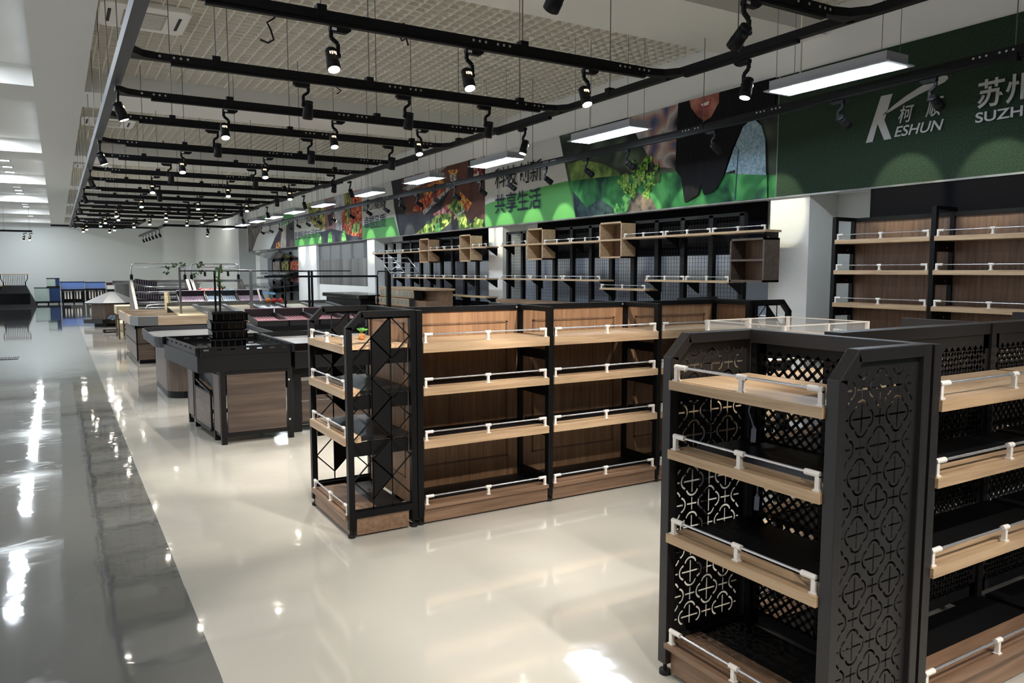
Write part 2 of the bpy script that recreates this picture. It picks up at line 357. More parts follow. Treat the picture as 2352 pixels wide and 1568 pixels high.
def place_spot(x, y, along, tilt, lit, label, group, light=None, z=None, yawdeg=0):
    p = P_LIT if lit else P_OFF
    o = p if not USED[lit] else copy_tree(p)
    USED[lit] = True
    o.location = (x, y, (ZT - .03) if z is None else z)
    o.rotation_euler = (0, 0, (0 if along == 'x' else math.pi/2) + math.radians(yawdeg))
    o['label'] = label; o['category'] = 'spotlight'; o['group'] = group
    for ch in o.children:
        if ch.name.startswith('lamp_body'):
            ch.rotation_euler = (math.radians(tilt), 0, 0)
            for q in list(ch.children):
                if q.type == 'LIGHT': bpy.data.objects.remove(q)
            if light:
                lo = bpy.data.objects.new('lamp_light', light); COL.objects.link(lo); lo.parent = ch; lo.location = (-.036, 0, -.112)
    return o
# protos are moved on first use, so plan every copy from the unused protos kept aside
PL, PO = P_LIT, P_OFF
def place(x, y, along, tilt, lit, label, group, light=None, z=None, yawdeg=0):
    return place_spot(x, y, along, tilt, lit, label, group, light, z, yawdeg)
BAR = {1: ([1.45, 2.34, 3.27], 'l'), 2: ([1.62, 2.45, 3.2], 'o'), 3: ([1.34, 2.32, 3.19], 'l'), 4: ([1.38, 2.34, 3.27], 'o'), 5: ([1.35, 2.31], 'l'), 6: ([1.28, 2.37, 3.5], 'o'),
 7: ([1.3, 2.38, 3.34], 'l'), 8: ([1.45, 3.38], 'o'), 9: ([1.4, 2.37, 3.26], 'l'), 10: ([1.4, 2.3, 3.34], 'o'), 11: ([1.17, 2.15, 3.2], 'l'), 12: ([1.29, 2.3, 3.1], 'l'), 13: ([1.09, 2.08, 2.95], 'l'),
 14: ([1.06, 1.85], 'l'), 15: ([.8, 1.5], 'l'), 16: ([.75, 1.45], 'l')}
POS = {1: ['the only'], 2: ['left', 'right'], 3: ['left', 'middle', 'right']}
for i, (xs, st) in BAR.items():
    lit = st == 'l'
    for j, x in enumerate(xs):
        lab = '%s black spotlight, %s one on the %s crossbar from the camera' % ('lit' if lit else 'dark-faced', POS[len(xs)][j], ORD[i])
        tl = 24 if lit else -18
        place(x + .04, YBAR[i], 'x', -tl if lit else tl, lit, lab, 'spotlights on the crossbars',
              spot_light('w', E_SPOT, WARM, 50, .5) if i < 2 else spot_light('v', E_SPOT * 1.25, WARM, 56, .5) if i < 11 else spot_light('f', E_SPOT * 1.5, NEUT, 60, .6), yawdeg=0 if lit else 180)
for x, lab in ((2.05, 'black spotlight cut off by the top edge of the picture, nearest the camera'), (3.22, 'large dark spotlight at the top of the picture, hanging from the nearest crossbar'), (1.15, 'black spotlight on the nearest crossbar, above the top edge of the picture'), (3.75, 'black spotlight on the nearest crossbar, close to the right beam')):
    if x < 3.7: place(x, 2.93, 'x', 48, False, lab, 'spotlights on the crossbars', spot_light('p', E_SPOT * 2.1, WARM, 50, .6))
for i, y in enumerate((1.45, -.05, -1.5)):
    for j, x in enumerate((1.3, 2.3, 3.3)):
        place(x, y, 'x', 34, True, 'unseen black spotlight added for front light, behind the nearest crossbar', 'added spotlights over the camera', spot_light('n%d' % i, E_SPOT, WARM, 50, .6))  # lamps added above and behind the camera to light the shelf fronts
for j, y in enumerate([3.75, 6.6, 11.84, 14.48, 17.39, 19.97, 25.2]):
    place(XR, y, 'y', 16 if j < 2 else -18, j < 2, '%s black spotlight, %s from the camera along the right beam of the track grid' % ('lit' if j < 2 else 'tilted', ORD[j]), 'spotlights on the right beam', spot_light('r', E_SPOT, WARM, 46, .5))
for y in (1.3, .2):
    place(XR, y, 'y', -58, True, 'black spotlight on the right beam, outside the picture near the camera', 'spotlights on the right beam', spot_light('s', E_SPOT, WARM, 46, .6))
for j, y in enumerate([6.75, 9.6, 12.4, 15.2, 18.3, 21.0, 23.9]):
    place(XL, y, 'y', -20, j < 2, '%s spotlight, %s from the camera along the grey left beam of the track grid' % ('lit' if j < 2 else 'unlit', ORD[j]), 'spotlights on the left beam', spot_light('r', E_SPOT, WARM, 46, .5))
for j, y in enumerate([4.31, 3.51, 5.78, 7.15, 7.96, 8.9, 9.87, 10.77, 11.68, 12.46, 13.24, 14.06, 14.89, 15.89, 17.03, 18.35, 19.55, 20.55, 21.5, 22.43, 23.49, 24.64, 25.83]):
    n = sorted([4.31, 3.51, 5.78, 7.15, 7.96, 8.9, 9.87, 10.77, 11.68, 12.46, 13.24, 14.06, 14.89, 15.89, 17.03, 18.35, 19.55, 20.55, 21.5, 22.43, 23.49, 24.64, 25.83]).index(y)
    lab = '%s spotlight aimed at the sign boards, number %d from the right along the wall track' % ('lit' if j == 15 else 'black', n + 1)
    place(XT, y, 'y', -60, j == 15, lab, 'spotlights on the wall track', spot_light('g', E_WALLSPOT, (1.0, .94, .66), 42, .3), z=zt2(y) - .028)
for j in range(6):
    place(3.11, 29.0 + j*1.15, 'y', -24, False, 'black spotlight in the far tight cluster, %s from the near end of its short track' % ORD[j], 'far cluster of spotlights')
place(4.45, 27.33, 'x', -10, True, 'lit black spotlight far off on the last crossbar towards the sign wall', 'far spotlights', spot_light('f', E_SPOT * 1.5, NEUT, 60, .6))
place(-.76, 34, 'x', -20, True, 'lit black spotlight at the right end of the far aisle track', 'far spotlights')
place(-.95, 34, 'x', 20, True, 'second lit black spotlight close beside the right end of the far aisle track', 'far spotlights')
# hanging led panels
def led(y, lab, x=5.31):
    y *= .9375
    t = thing('hanging_led_panel', lab, 'panel light', (x, y, 3.15), 'hanging panel lights along the sign wall')
    b = MB(); b.box(x-.13, x+.13, y-.525, y+.525, 3.15, 3.225); b.box(x-.155, x+.155, y-.562, y+.562, 3.14, 3.15); b.build('housing', M['lampwhite'], t)
    MB().box(x-.122, x+.122, y-.52, y+.52, 3.136, 3.14).build('diffuser', M['panel'], t)
    for yy in (y-.47, y+.47):
        for xx in (x-.11, x+.11): MB().cyl((xx, yy, 3.225), (xx, yy, ZC + .2), .0025, 5).build('suspension_wire', M['wire'], t)
    MB().cyl((x-.05, y+.28, 3.225), (x-.05, y+.28, ZC + .2), .008, 6).build('power_cable', M['plastic'], t)
for j, y in enumerate([4.23, 7.28, 9.95, 12.55, 15.3, 18.5, 21.1, 23.4, 25.6, 27.9, 30.4, 1.2, -1.6]):  # last two are unseen, added to brighten the near area
    led(y, 'glowing white hanging panel light, %s from the right in the row along the sign wall' % ORD[j])
# recessed downlights over the grey aisle; farthest ones added to brighten the far wall
for j, y in enumerate([3.4, 8.6, 9.9, 11.1, 15.4, 16.7, 17.9, 22.1, 23.4, 24.6, 28.7, 30.0, 31.2, 34.5, 36.0, 37.4, 41.0, 42.4, 43.6]):
    x = -.95; t = thing('recessed_downlight', None, 'ceiling light', (x, y, ZC - .012), 'recessed lights over the grey aisle')
    t['label'] = 'small recessed ceiling light over the grey aisle, %s from the camera' % ORD[j]
    MB().box(x-.13, x+.13, y-.13, y+.13, ZC-.012, ZC).build('trim_ring', M['lampwhite'], t)
    MB().box(x-.10, x+.10, y-.10, y+.10, ZC-.016, ZC-.012).build('diffuser', M['down'], t)
    l = bpy.data.lights.get('aisle_lamp')
    if not l: l = bpy.data.lights.new('aisle_lamp', 'AREA'); l.energy = E_AISLE; l.size = .2; l.color = COOL
    lo = bpy.data.objects.new('lamp_light', l); COL.objects.link(lo); lo.parent = t; lo.location = (0, 0, -.03)

# far part of the hall: unseen recessed lamps added to brighten the walls and tanks
for j, (x, y) in enumerate([(2.0, 36.5), (4.5, 36.5), (2.0, 41.5), (4.3, 41.5), (5.6, 35.0), (-3.5, 36.5), (-3.5, 41.5), (0.9, 42.6)]):
    t = thing('recessed_downlight', 'small added recessed ceiling light at the far end of the hall, %s of the far set' % ORD[j], 'ceiling light', (x, y, ZC - .012), 'added recessed lights at the far end')
    MB().box(x-.13, x+.13, y-.13, y+.13, ZC-.012, ZC).build('trim_ring', M['lampwhite'], t); MB().box(x-.10, x+.10, y-.10, y+.10, ZC-.016, ZC-.012).build('diffuser', M['down'], t)
    l = bpy.data.lights.get('far_fill_lamp')
    if not l: l = bpy.data.lights.new('far_fill_lamp', 'AREA'); l.energy = E_AISLE * .42; l.size = .2; l.color = NEUT
    lo = bpy.data.objects.new('lamp_light', l); COL.objects.link(lo); lo.parent = t; lo.location = (0, 0, -.03)
# ================================================================ gondola shelving
def guard_rail(f, w, z, parent, v=.022, h=.062, mid=1, r=.0052):
    b = MB(f); b.cyl((.03, v, z + h - .008), (w - .03, v, z + h - .008), r, 8); b.build('guard_rail', M['chrome'], parent, label='thin chrome guard rail')
    us = [.022, w - .022] + [w * (k + 1) / (mid + 1) for k in range(mid)]
    for i, u in enumerate(us):
        b = MB(f); b.box(u - .008, u + .008, v - .008, v + .008, z, z + h - .012); b.box(u - .013, u + .013, v - .012, v + .012, z, z + .005)
        if i == 0: b.cyl((u - .008, v, z + h - .008), (u + .05, v, z + h - .008), .0105, 10)
        elif i == 1: b.cyl((u - .05, v, z + h - .008), (u + .008, v, z + h - .008), .0105, 10)
        else: b.cyl((u - .02, v, z + h - .008), (u + .02, v, z + h - .008), .0105, 10)
        b.build('rail_bracket', M['plastic'], parent, label='white plastic rail bracket')
def shelf(f, w, d, z, th, wm, parent, top=False, rail=True, lip=.11, name='shelf'):
    b = MB(f)
    if top: b.box(0, w, 0, .04, z - th, z); b.box(0, w, .043, d, z - .025, z - .0005); b.box(0, w, .0395, .0435, z - .03, z - .004)
    else:
        b.box(0, w, 0, .028, z - th, z); b.box(0, w, .028, .036, z - th + .004, z - .008); b.box(0, w, .036, lip, z - th + .012, z)
    o = b.build(name, wm, parent)
    if not top: MB(f).box(0, w, lip + .001, d, z - .03, z - .006).build('shelf_deck', M['deck'], o, label='black rear deck of the shelf')
    if rail: guard_rail(f, w, z, o)
    return o
def foot(x, y, parent):
    b = MB(); b.cyl((x, y, 0), (x, y, .018), .024, 12); b.cyl((x, y, .018), (x, y, .05), .008, 8); b.build('levelling_foot', M['rubber'], parent)
def lattice(mb, u0, u1, z0, z1, y0, y1, pit, w, mk):
    """diagonal expanded lattice clipped to a rectangle; mk(u, z, y) -> point"""
    for sg in (1, -1):
        k = math.floor(((z0 - u1) if sg > 0 else (z0 + u0)) / pit); kend = ((z1 - u0) if sg > 0 else (z1 + u1)) / pit
        while k <= kend:
            c = k * pit; pts = []
            lo = max(u0, (z0 - c) if sg > 0 else (c - z1)); hi = min(u1, (z1 - c) if sg > 0 else (c - z0))
            if hi - lo > .01:
                pa = (lo, sg*lo + c); pb = (hi, sg*hi + c); o = w / 2 * .7071; nx, nz = -sg*o, o
                q = [(pa[0]-nx, pa[1]-nz), (pb[0]-nx, pb[1]-nz), (pb[0]+nx, pb[1]+nz), (pa[0]+nx, pa[1]+nz)]
                vs = [mk(a, b_, y0) for a, b_ in q] + [mk(a, b_, y1) for a, b_ in q]
                mb.add(vs, [(0,1,2,3), (7,6,5,4), (0,4,5,1), (1,5,6,2), (2,6,7,3), (3,7,4,0)])
            k += 1
def side_outline(x0, x1, zt, ch, top_z0=.03):
    return [(x0, top_z0), (x1, top_z0), (x1, zt), (x0 + ch, zt), (x0, zt - ch)]
def side_frame(mb, x0, x1, y0, y1, zt, ch, wd, zb):
    """five-sided tube frame of an end unit, outline with a chamfered front corner"""
    mb.box(x0, x0 + wd, y0, y1, zb, zt - ch + .004); mb.box(x1 - wd, x1, y0, y1, zb, zt)
    mb.prism([(x0 + ch - .004, zt - wd), (x1 - wd, zt - wd), (x1 - wd, zt), (x0 + ch, zt)], 'y', y0, y1)
    k = wd * .42
    mb.prism([(x0, zt - ch), (x0 + wd, zt - ch - k), (x0 + ch + k, zt - wd), (x0 + ch, zt)], 'y', y0, y1)
    mb.box(x0 + wd, x1 - wd, y0, y1, .12, .16)
# ---- gondola 1: oak shelves, triangle lattice ends
def triangle_panel(mb, x0, x1, y0, y1, z0, z1, ch):
    c = (x1 - x0) / 3.0; w = .0085
    for k in (1, 2):
        top = z1 - max(0, (ch - k*c)); mb.box(x0 + k*c - w/2, x0 + k*c + w/2, y0, y1, z0, top)
    mb.box(x0, x1, y0, y1, z0, z0 + .012); mb.box(x0 + ch, x1, y0, y1, z1 - .012, z1)
    rows = int((z1 - z0) / c)
    ok = lambda i, j: (z1 - j*c) <= z1 - max(0, ch - i*c) + 1e-4 and j <= rows
    for j in range(rows + 1):
        for i in range(3):
            for (a, b_) in (((i, j), (i + 1, j + 1)), ((i + 1, j), (i, j + 1))):
                if (a[0] + a[1]) % 2 == 0 and ok(*a) and ok(*b_):
                    mb.bar((x0 + a[0]*c, (y0+y1)/2, z1 - a[1]*c), (x0 + b_[0]*c, (y0+y1)/2, z1 - b_[1]*c), w, y1 - y0, (0, 1, 0))
    tri = []
    for j in range(1, rows):
        for i in (1, 2):
            if (i + j) % 2 == 1: tri.append((i, j))
    for n, (i, j) in enumerate(tri):
        if n % 3 == 2: continue
        s = -1 if n % 2 == 0 else 1
        pts = [(i, j - 1), (i + s, j), (i, j + 1)]
        if all(ok(*p) for p in pts): mb.prism([(x0 + a*c, z1 - b_*c) for a, b_ in pts], 'y', y0, y1)
def end_unit_1(x0, x1, y0, y1, flip, lab):
    """x0 = open front; flip mirrors it to face +X"""
    g = thing('gondola_end_unit', lab, 'shelf unit', ((x0 + x1) / 2, (y0 + y1) / 2, 0), 'gondola end units')
    mx = (lambda x, y, z: (x0 + x1 - x, y, z)) if flip else None
    w = .038
    for ya, yb in ((y0, y0 + .04), (y1 - .04, y1)):
        b = MB(mx); side_frame(b, x0, x1, ya, yb, 1.405, .10, w, .05); fr_ = b.build('side_frame', M['black'], g)
        b = MB(mx); triangle_panel(b, x0 + w, x1 - w, (ya+yb)/2 - .002, (ya+yb)/2 + .002, .16, 1.405 - w, .085); b.build('cutout_panel', M['black'], fr_, label='black lattice of triangles')
    b = MB(mx); b.box(x1 - w, x1, y0 + .04, y1 - .04, 1.37, 1.405); b.build('top_rail', M['black'], g)
    f0 = E_(x0 - .012, y1 - .042)
    f = (lambda u, v, z: mx(*f0(u, v, z))) if flip else f0
    W_ = y1 - y0 - .084; D = x1 - x0 - .03
    for z, th, tp in ((1.192, .046, True), (.918, .05, False), (.625, .05, False)):
        o = shelf(f, W_, D, z, th, M['oak_y'], g, tp)
        b = MB(f)
        for u in (.002, W_ - .022): b.box(u, u + .02, .05, D, z - th - .075, z - th + .012)
        b.each('shelf_bracket', M['black'], o)
    o = shelf(f, W_, D, .135, .03, M['brown_y'], g, False, lip=.24)
    b = MB(mx); b.box(x0 + .012, x0 + .03, y0 + .04, y1 - .04, .012, .105); b.box(x0 + .05, x1 - .06, y0 + .008, y0 + .026, .012, .118); b.build('plinth', M['brown_y'], g, label='brown wooden plinth board')
    b = MB(mx); b.box(x1 - .03, x1 - .018, y0 + .04, y1 - .04, .14, 1.37); pn = b.build('back_panel', M['oak_z'], g)
    b = MB(mx); b.box(x1 - .036, x1 - .03, y0 + .12, y1 - .12, 1.31, 1.318); b.box(x1 - .036, x1 - .03, y0 + .12, y1 - .12, .30, .308)
    for yy in (y0 + .12, y1 - .128): b.box(x1 - .036, x1 - .03, yy, yy + .008, .30, 1.318)
    b.build('panel_moulding', M['brown_z'], pn)
    for yy in (y0 + .02, y1 - .02):
        for xx in (x0 + .02, x1 - .02): foot((x0 + x1 - xx) if flip else xx, yy, g)
    return g
def gondola_1(xs, y0, yc, y1):
    g = thing('double_sided_gondola', 'long black framed gondola with oak shelves and moulded wooden back panels, middle of the hall', 'shelf unit', ((xs[0]+xs[-1])/2, yc, 0))
    for i, x in enumerate(xs):
        b = MB(); b.box(x - .02, x + .02, y0, y0 + .045, .05, 1.40); b.box(x - .018, x + .018, yc - .03, yc + .03, .05, 1.40); b.box(x - .02, x + .02, y1 - .045, y1, .05, 1.40)
        b.box(x - .02, x + .02, y0 + .045, y1 - .045, 1.365, 1.40)
        for z in (1.02, .76, .47, .12): b.box(x - .008, x + .008, y0 + .045, y1 - .045, z, z + .07)
        b.build('post_frame', M['black'], g)
        d = MB()
        if 0 < i < len(xs) - 1:
            for dx in (-.04, .04): d.cyl((x + dx, yc - .03, 1.383), (x + dx, yc - .032, 1.383), .008, 10)
            d.build('bolt', M['bolt'], g)
        for yy in (y0 + .022, y1 - .022): foot(x, yy, g)
    for xa, xb in zip(xs, xs[1:]):
        x0, x1 = xa + .021, xb - .021
        MB().box(x0, x1, yc - .02, yc + .02, 1.362, 1.40).build('top_rail', M['black'], g)
        pn = MB().box(x0, x1, yc - .009, yc + .009, .04, 1.362).build('back_panel', M['oak_z'], g)
        b = MB()
        for s in (-1, 1):
            yy = yc + s*.012
            for z in (.26, 1.27): b.box(x0 + .09, x1 - .09, yy - .004, yy + .004, z, z + .012)
            for xx in (x0 + .09, x1 - .102): b.box(xx, xx + .012, yy - .004, yy + .004, .26, 1.282)
        b.build('panel_moulding', M['brown_z'], pn, label='darker moulding around the panel')
        W_ = x1 - x0; D = yc - y0 - .03
        for z, th, tp in ((1.19, .062, True), (.90, .05, False), (.555, .05, False)):
            shelf(U(x0, y0 - .012), W_, D, z, th, M['oak_x'], g, tp)
        for z, th, tp in ((1.19, .062, True), (.90, .05, False)):
            shelf(K(x1, y1 + .012), W_, D, z, th, M['oak_x'], g, tp)
        shelf(U(x0, y0 - .012), W_, D, .128, .024, M['brown_x'], g, False)
        MB().box(x0, x1, y0 + .005, y0 + .023, .012, .104).build('plinth', M['brown_x'], g, label='brown wooden plinth board')
        MB().box(x0, x1, y0 + .03, y0 + .05, .085, .104).build('base_rail', M['black'], g)
end_unit_1(1.478, 1.935, 4.43, 5.25, False, 'black end unit with triangle lattice sides and oak shelves, before the black bin')
gondola_1([1.965, 2.972, 3.979, 4.986], 4.44, 4.875, 5.31)
end_unit_1(5.02, 5.48, 4.43, 5.25, True, 'far chamfered end unit with triangle lattice sides, facing the wall with the white column')
# pineapple toy on the end unit
t = thing('pineapple_ornament', 'tiny pineapple ornament on the top oak shelf of the triangle lattice end unit', 'ornament', (1.73, 4.86, 1.192))
b = MB(); b.lathe([(.004,0),(.014,.002),(.019,.012),(.020,.028),(.016,.04),(.005,.044)], (1.73, 4.86, 1.192), 14); b.build('fruit_body', M['pineapple'], t)
b = MB()
for k in range(9):
    a = k*2.4; r = .018 + .012*(k % 3); x, y = 1.73, 4.86
    p = [(x, y, 1.234), (x + r*.4*math.cos(a), y + r*.4*math.sin(a), 1.255), (x + r*math.cos(a), y + r*math.sin(a), 1.270 - .004*(k % 3))]
    b.tube(p, .005, 5)
b.build('leaf_crown', M['green'], t)

# ---- gondola 2: charcoal metal, perforated panels, flower cut-outs
def clip_poly(pts, conv):
    out = pts
    for (ax, az), (bx, bz) in zip(conv, conv[1:] + conv[:1]):
        ins = lambda p: (bx-ax)*(p[1]-az) - (bz-az)*(p[0]-ax) >= 0
        res = []
        for p, q in zip(out, out[1:] + out[:1]):
            ip, iq = ins(p), ins(q)
            if ip != iq:
                d1 = (bx-ax)*(p[1]-az) - (bz-az)*(p[0]-ax); d2 = (bx-ax)*(q[1]-az) - (bz-az)*(q[0]-ax); t = d1/(d1-d2)
                cpt = (p[0] + (q[0]-p[0])*t, p[1] + (q[1]-p[1])*t)
                if ip: res.append(p); res.append(cpt)
                else: res.append(cpt)
            elif ip: res.append(p)
        out = res
        if len(out) < 3: return []
    return out
def area(p): return abs(sum(a[0]*b_[1] - b_[0]*a[1] for a, b_ in zip(p, p[1:] + p[:1]))) / 2
def flower_slots(x0, x1, z0, z1, conv, pit=.192, r=.031, d=.029, w=.0082):
    holes = []
    def put(p):
        q = clip_poly(p, conv); m = []
        for a in q:
            if not m or (abs(a[0]-m[-1][0]) + abs(a[1]-m[-1][1])) > 1e-4: m.append(a)
        if len(m) >= 3 and area(m) > 2e-5: holes.append(m)
    def plus(cx, cz, hl, vl):
        h = w / 2 * .85; put([(cx-hl,cz-h),(cx-h,cz-h),(cx-h,cz-vl),(cx+h,cz-vl),(cx+h,cz-h),(cx+hl,cz-h),(cx+hl,cz+h),(cx+h,cz+h),(cx+h,cz+vl),(cx-h,cz+vl),(cx-h,cz+h),(cx-hl,cz+h)])
    nz = int((z1 - z0) / (pit / 2)) + 2; nx = int((x1 - x0) / pit) + 3
    xc = (x0 + x1) / 2
    for j in range(-1, nz):
        for i in range(-2, nx):
            cx = xc + (i - 1) * pit + (pit / 2 if j % 2 else 0); cz = z1 - .085 - j * pit / 2
            for a in range(4):
                th = a * math.pi / 2; lx, lz = cx + d*math.cos(th), cz + d*math.sin(th); o_, i_ = [], []
                for k in range(9):
                    ph = th + math.radians(-75 + 150 * k / 8)
                    o_.append((lx + (r + w/2)*math.cos(ph), lz + (r + w/2)*math.sin(ph))); i_.append((lx + (r - w/2)*math.cos(ph), lz + (r - w/2)*math.sin(ph)))
                put(o_ + i_[::-1])
            plus(cx, cz, .047, .047); plus(cx + pit/2, cz, .027, .027)
    return holes
def cut_plate(outer, holes, y, th, name, m, parent, mx=None):
    cu = bpy.data.curves.new('plate', 'CURVE'); cu.dimensions = '2D'; cu.fill_mode = 'BOTH'; cu.extrude = th / 2
    for loop in [outer] + holes:
        sp = cu.splines.new('POLY'); sp.points.add(len(loop) - 1); sp.use_cyclic_u = True
        for p, q in zip(sp.points, loop): p.co = (q[0], q[1], 0, 1)
    ob = bpy.data.objects.new('plate', cu); COL.objects.link(ob)
    dg = bpy.context.evaluated_depsgraph_get(); me = bpy.data.meshes.new_from_object(ob.evaluated_get(dg))
    b = MB(); b.add([(v.co.x, y - v.co.z, v.co.y) for v in me.vertices], [tuple(p.vertices) for p in me.polygons])
    bpy.data.objects.remove(ob); bpy.data.curves.remove(cu); bpy.data.meshes.remove(me)
    return b.build(name, m, parent)
def end_unit_2(x0, x1, y0, y1):
    g = thing('gondola_end_unit', 'large charcoal metal end unit in the foreground with flower cut-out sides and perforated back', 'shelf unit', ((x0+x1)/2, (y0+y1)/2, 0), 'gondola end units')
    w, zt, ch, D_ = .042, 1.405, .095, .046
    for ya, yb in ((y0, y0 + D_), (y1 - D_, y1)):
        b = MB(); side_frame(b, x0, x1, ya, yb, zt, ch, w, .05); fr_ = b.build('side_frame', M['hammer'], g, bevel=.003)
        ix0, ix1, iz0, iz1, c2 = x0 + w + .006, x1 - w - .006, .165, zt - w - .006, .080
        conv = [(ix0 + .018, iz0 + .02), (ix1 - .018, iz0 + .02), (ix1 - .018, iz1 - .02), (ix0 + c2 + .01, iz1 - .02), (ix0 + .018, iz1 - c2 - .012)]
        outer = [(ix0 - .012, iz0 - .01), (ix1 + .012, iz0 - .01), (ix1 + .012, iz1 + .012), (ix0 + c2 - .006, iz1 + .012), (ix0 - .012, iz1 - c2 + .004)]
        cut_plate(outer, flower_slots(ix0, ix1, iz0, iz1, conv), (ya + yb) / 2, .003, 'cutout_panel', M['hammer'], fr_)
    MB().box(x1 - .05, x1, y0 + D_, y1 - D_, zt - .055, zt).build('top_rail', M['hammer'], g, bevel=.002)
    # slotted uprights and perforated back
    for yy in (y0 + D_, y1 - D_ - .03):
        o = MB().box(x1 - .04, x1 - .005, yy, yy + .03, .1, zt - .055).build('slotted_upright', M['black'], g)
        b = MB()
        for k in range(30):
            z = .2 + k*.038; b.box(x1 - .0408, x1 - .0402, yy + .008, yy + .012, z, z + .02); b.box(x1 - .0408, x1 - .0402, yy + .018, yy + .022, z, z + .02)
        b.build('slot_row', M['rubber'], o)
    ya, yb = y0 + D_ + .03, y1 - D_ - .03; b = MB(); xa = x1 - .022
    b.box(xa, xa + .002, ya, ya + .035, .14, zt - .055); b.box(xa, xa + .002, yb - .035, yb, .14, zt - .055)
    b.box(xa, xa + .002, ya, yb, .14, .20); b.box(xa, xa + .002, ya, yb, zt - .10, zt - .055)
    lattice(b, ya + .02, yb - .02, .19, zt - .09, xa, xa + .002, .046, .0125, lambda u, z, y: (y, u, z))
    b.build('perforated_back', M['black'], g, label='black back panel full of diamond holes')
    f = E_(x0 - .012, y1 - D_ - .002); W_ = y1 - y0 - 2*D_ - .004; D = x1 - x0 - .04
    for z, th, tp in ((1.222, .036, True), (.947, .036, False), (.606, .036, False)):
        o = shelf(f, W_, D, z, th, M['oak_y'], g, tp)
        b = MB(f)
        for u in (.001, W_ - .004): b.box(u, u + .003, .05, D, z - .09, z - .03)
        b.each('shelf_bracket', M['black'], o)
    shelf(f, W_, D, .148, .02, M['brown_y'], g, False, lip=.20)
    b = MB(); b.box(x0 + .03, x0 + .048, y0 + D_, y1 - D_, .012, .128); b.build('plinth', M['brown_y'], g, label='brown wooden plinth board')
    for xx in (x0 + .02, x1 - .02):
        for yy in (y0 + .023, y1 - .023): foot(xx, yy, g)
def gondola_2(xs, y0, yc, y1):
    g = thing('double_sided_gondola', 'charcoal metal double-sided gondola with perforated back panels, at the right edge of the picture', 'shelf unit', ((xs[0]+xs[-1])/2, yc, 0))
    zt = 1.415
    for i, x in enumerate(xs):
        b = MB(); b.box(x - .02, x + .02, yc - .04, yc + .04, .05, zt); b.box(x - .018, x + .018, y0 + .02, y1 - .02, .05, .11)
        if i: b.box(x - .02, x + .02, yc + .04, y1, zt - .045, zt)
        else: b.box(x - .02, x + .025, y0, y0 + .045, .05, 1.40); b.box(x - .02, x + .025, y1 - .045, y1, .05, 1.40)
        o = b.build('post_frame', M['hammer'], g)
        b = MB()
        for s in (-1, 1):
            for k in range(30):
                z = .2 + k*.038
                for dx in (-.012, .006): b.box(x + dx, x + dx + .004, yc + s*.0402, yc + s*.0408, z, z + .02)
        b.build('slot_row', M['rubber'], o)
        for yy in (y0 + .03, y1 - .03): foot(x, yy, g)
    for xa, xb in zip(xs, xs[1:]):
        x0, x1 = xa + .021, xb - .021
        MB().box(x0, x1, yc - .035, yc + .035, zt - .05, zt).build('top_rail', M['hammer'], g, bevel=.002)
        b = MB(); 
        for s in (-1, 1):
            y = yc + s*.028
            b.box(x0, x0 + .045, y, y + .002, .14, zt - .05); b.box(x1 - .045, x1, y, y + .002, .14, zt - .05); b.box(x0, x1, y, y + .002, zt - .115, zt - .05); b.box(x0, x1, y, y + .002, .14, .2)
            lattice(b, x0 + .03, x1 - .03, .19, zt - .10, y, y + .002, .046, .0125, lambda u, z, yy: (u, yy, z))
        b.build('perforated_back', M['hammer'], g, label='dark back panel full of diamond holes')
        W_ = x1 - x0; D = yc - y0 - .045
        for z, th, tp in ((1.205, .04, True), (.93, .036, False), (.605, .036, False)):
            shelf(U(x0, y0 - .012), W_, D, z, th, M['oak_x'], g, tp)
            shelf(K(x1, y1 + .012), W_, D, z, th, M['oak_x'], g, tp)
        shelf(U(x0, y0 - .012), W_, D, .148, .02, M['brown_x'], g, False, lip=.15)
        shelf(K(x1, y1 + .012), W_, D, .148, .02, M['brown_x'], g, False, lip=.15)
        MB().box(x0, x1, y0 + .012, y0 + .03, .012, .128).build('plinth', M['brown_x'], g, label='brown wooden plinth board')
        MB().box(x0, x1, y1 - .03, y1 - .012, .012, .128).build('plinth', M['brown_x'], g, label='brown wooden plinth board')
end_unit_2(2.055, 2.545, 1.474, 2.27)
gondola_2([2.58, 3.65, 4.72], 1.474, 1.872, 2.27)
# lamp leads with plugs hanging inside the end unit
def lead(pts, lab):
    t = thing('lamp_lead', lab, 'cable', pts[0], 'lamp leads in the charcoal end unit')
    MB().tube(pts, .0035, 6).build('cable', M['cord'], t)
    e = Vector(pts[-1]); b = MB(); b.bar(e, e + Vector((-.01, -.006, -.055)), .02, .014); b.cyl(e + Vector((0,0,.01)), e, .007, 8); b.build('plug', M['cord'], t)
lead([(2.47, 2.17, 1.17), (2.45, 2.16, 1.12), (2.44, 2.17, 1.07), (2.44, 2.15, 1.03), (2.43, 2.13, 1.005)], 'grey lamp lead with plug hanging under the top shelf of the charcoal end unit')
lead([(2.46, 2.12, .90), (2.455, 2.12, .85), (2.455, 2.125, .78), (2.45, 2.12, .72)], 'grey lamp lead with plug hanging under the second shelf of the charcoal end unit')
lead([(2.46, 2.13, .57), (2.455, 2.13, .52), (2.455, 2.125, .45)], 'grey lamp lead with plug hanging under the third shelf of the charcoal end unit')
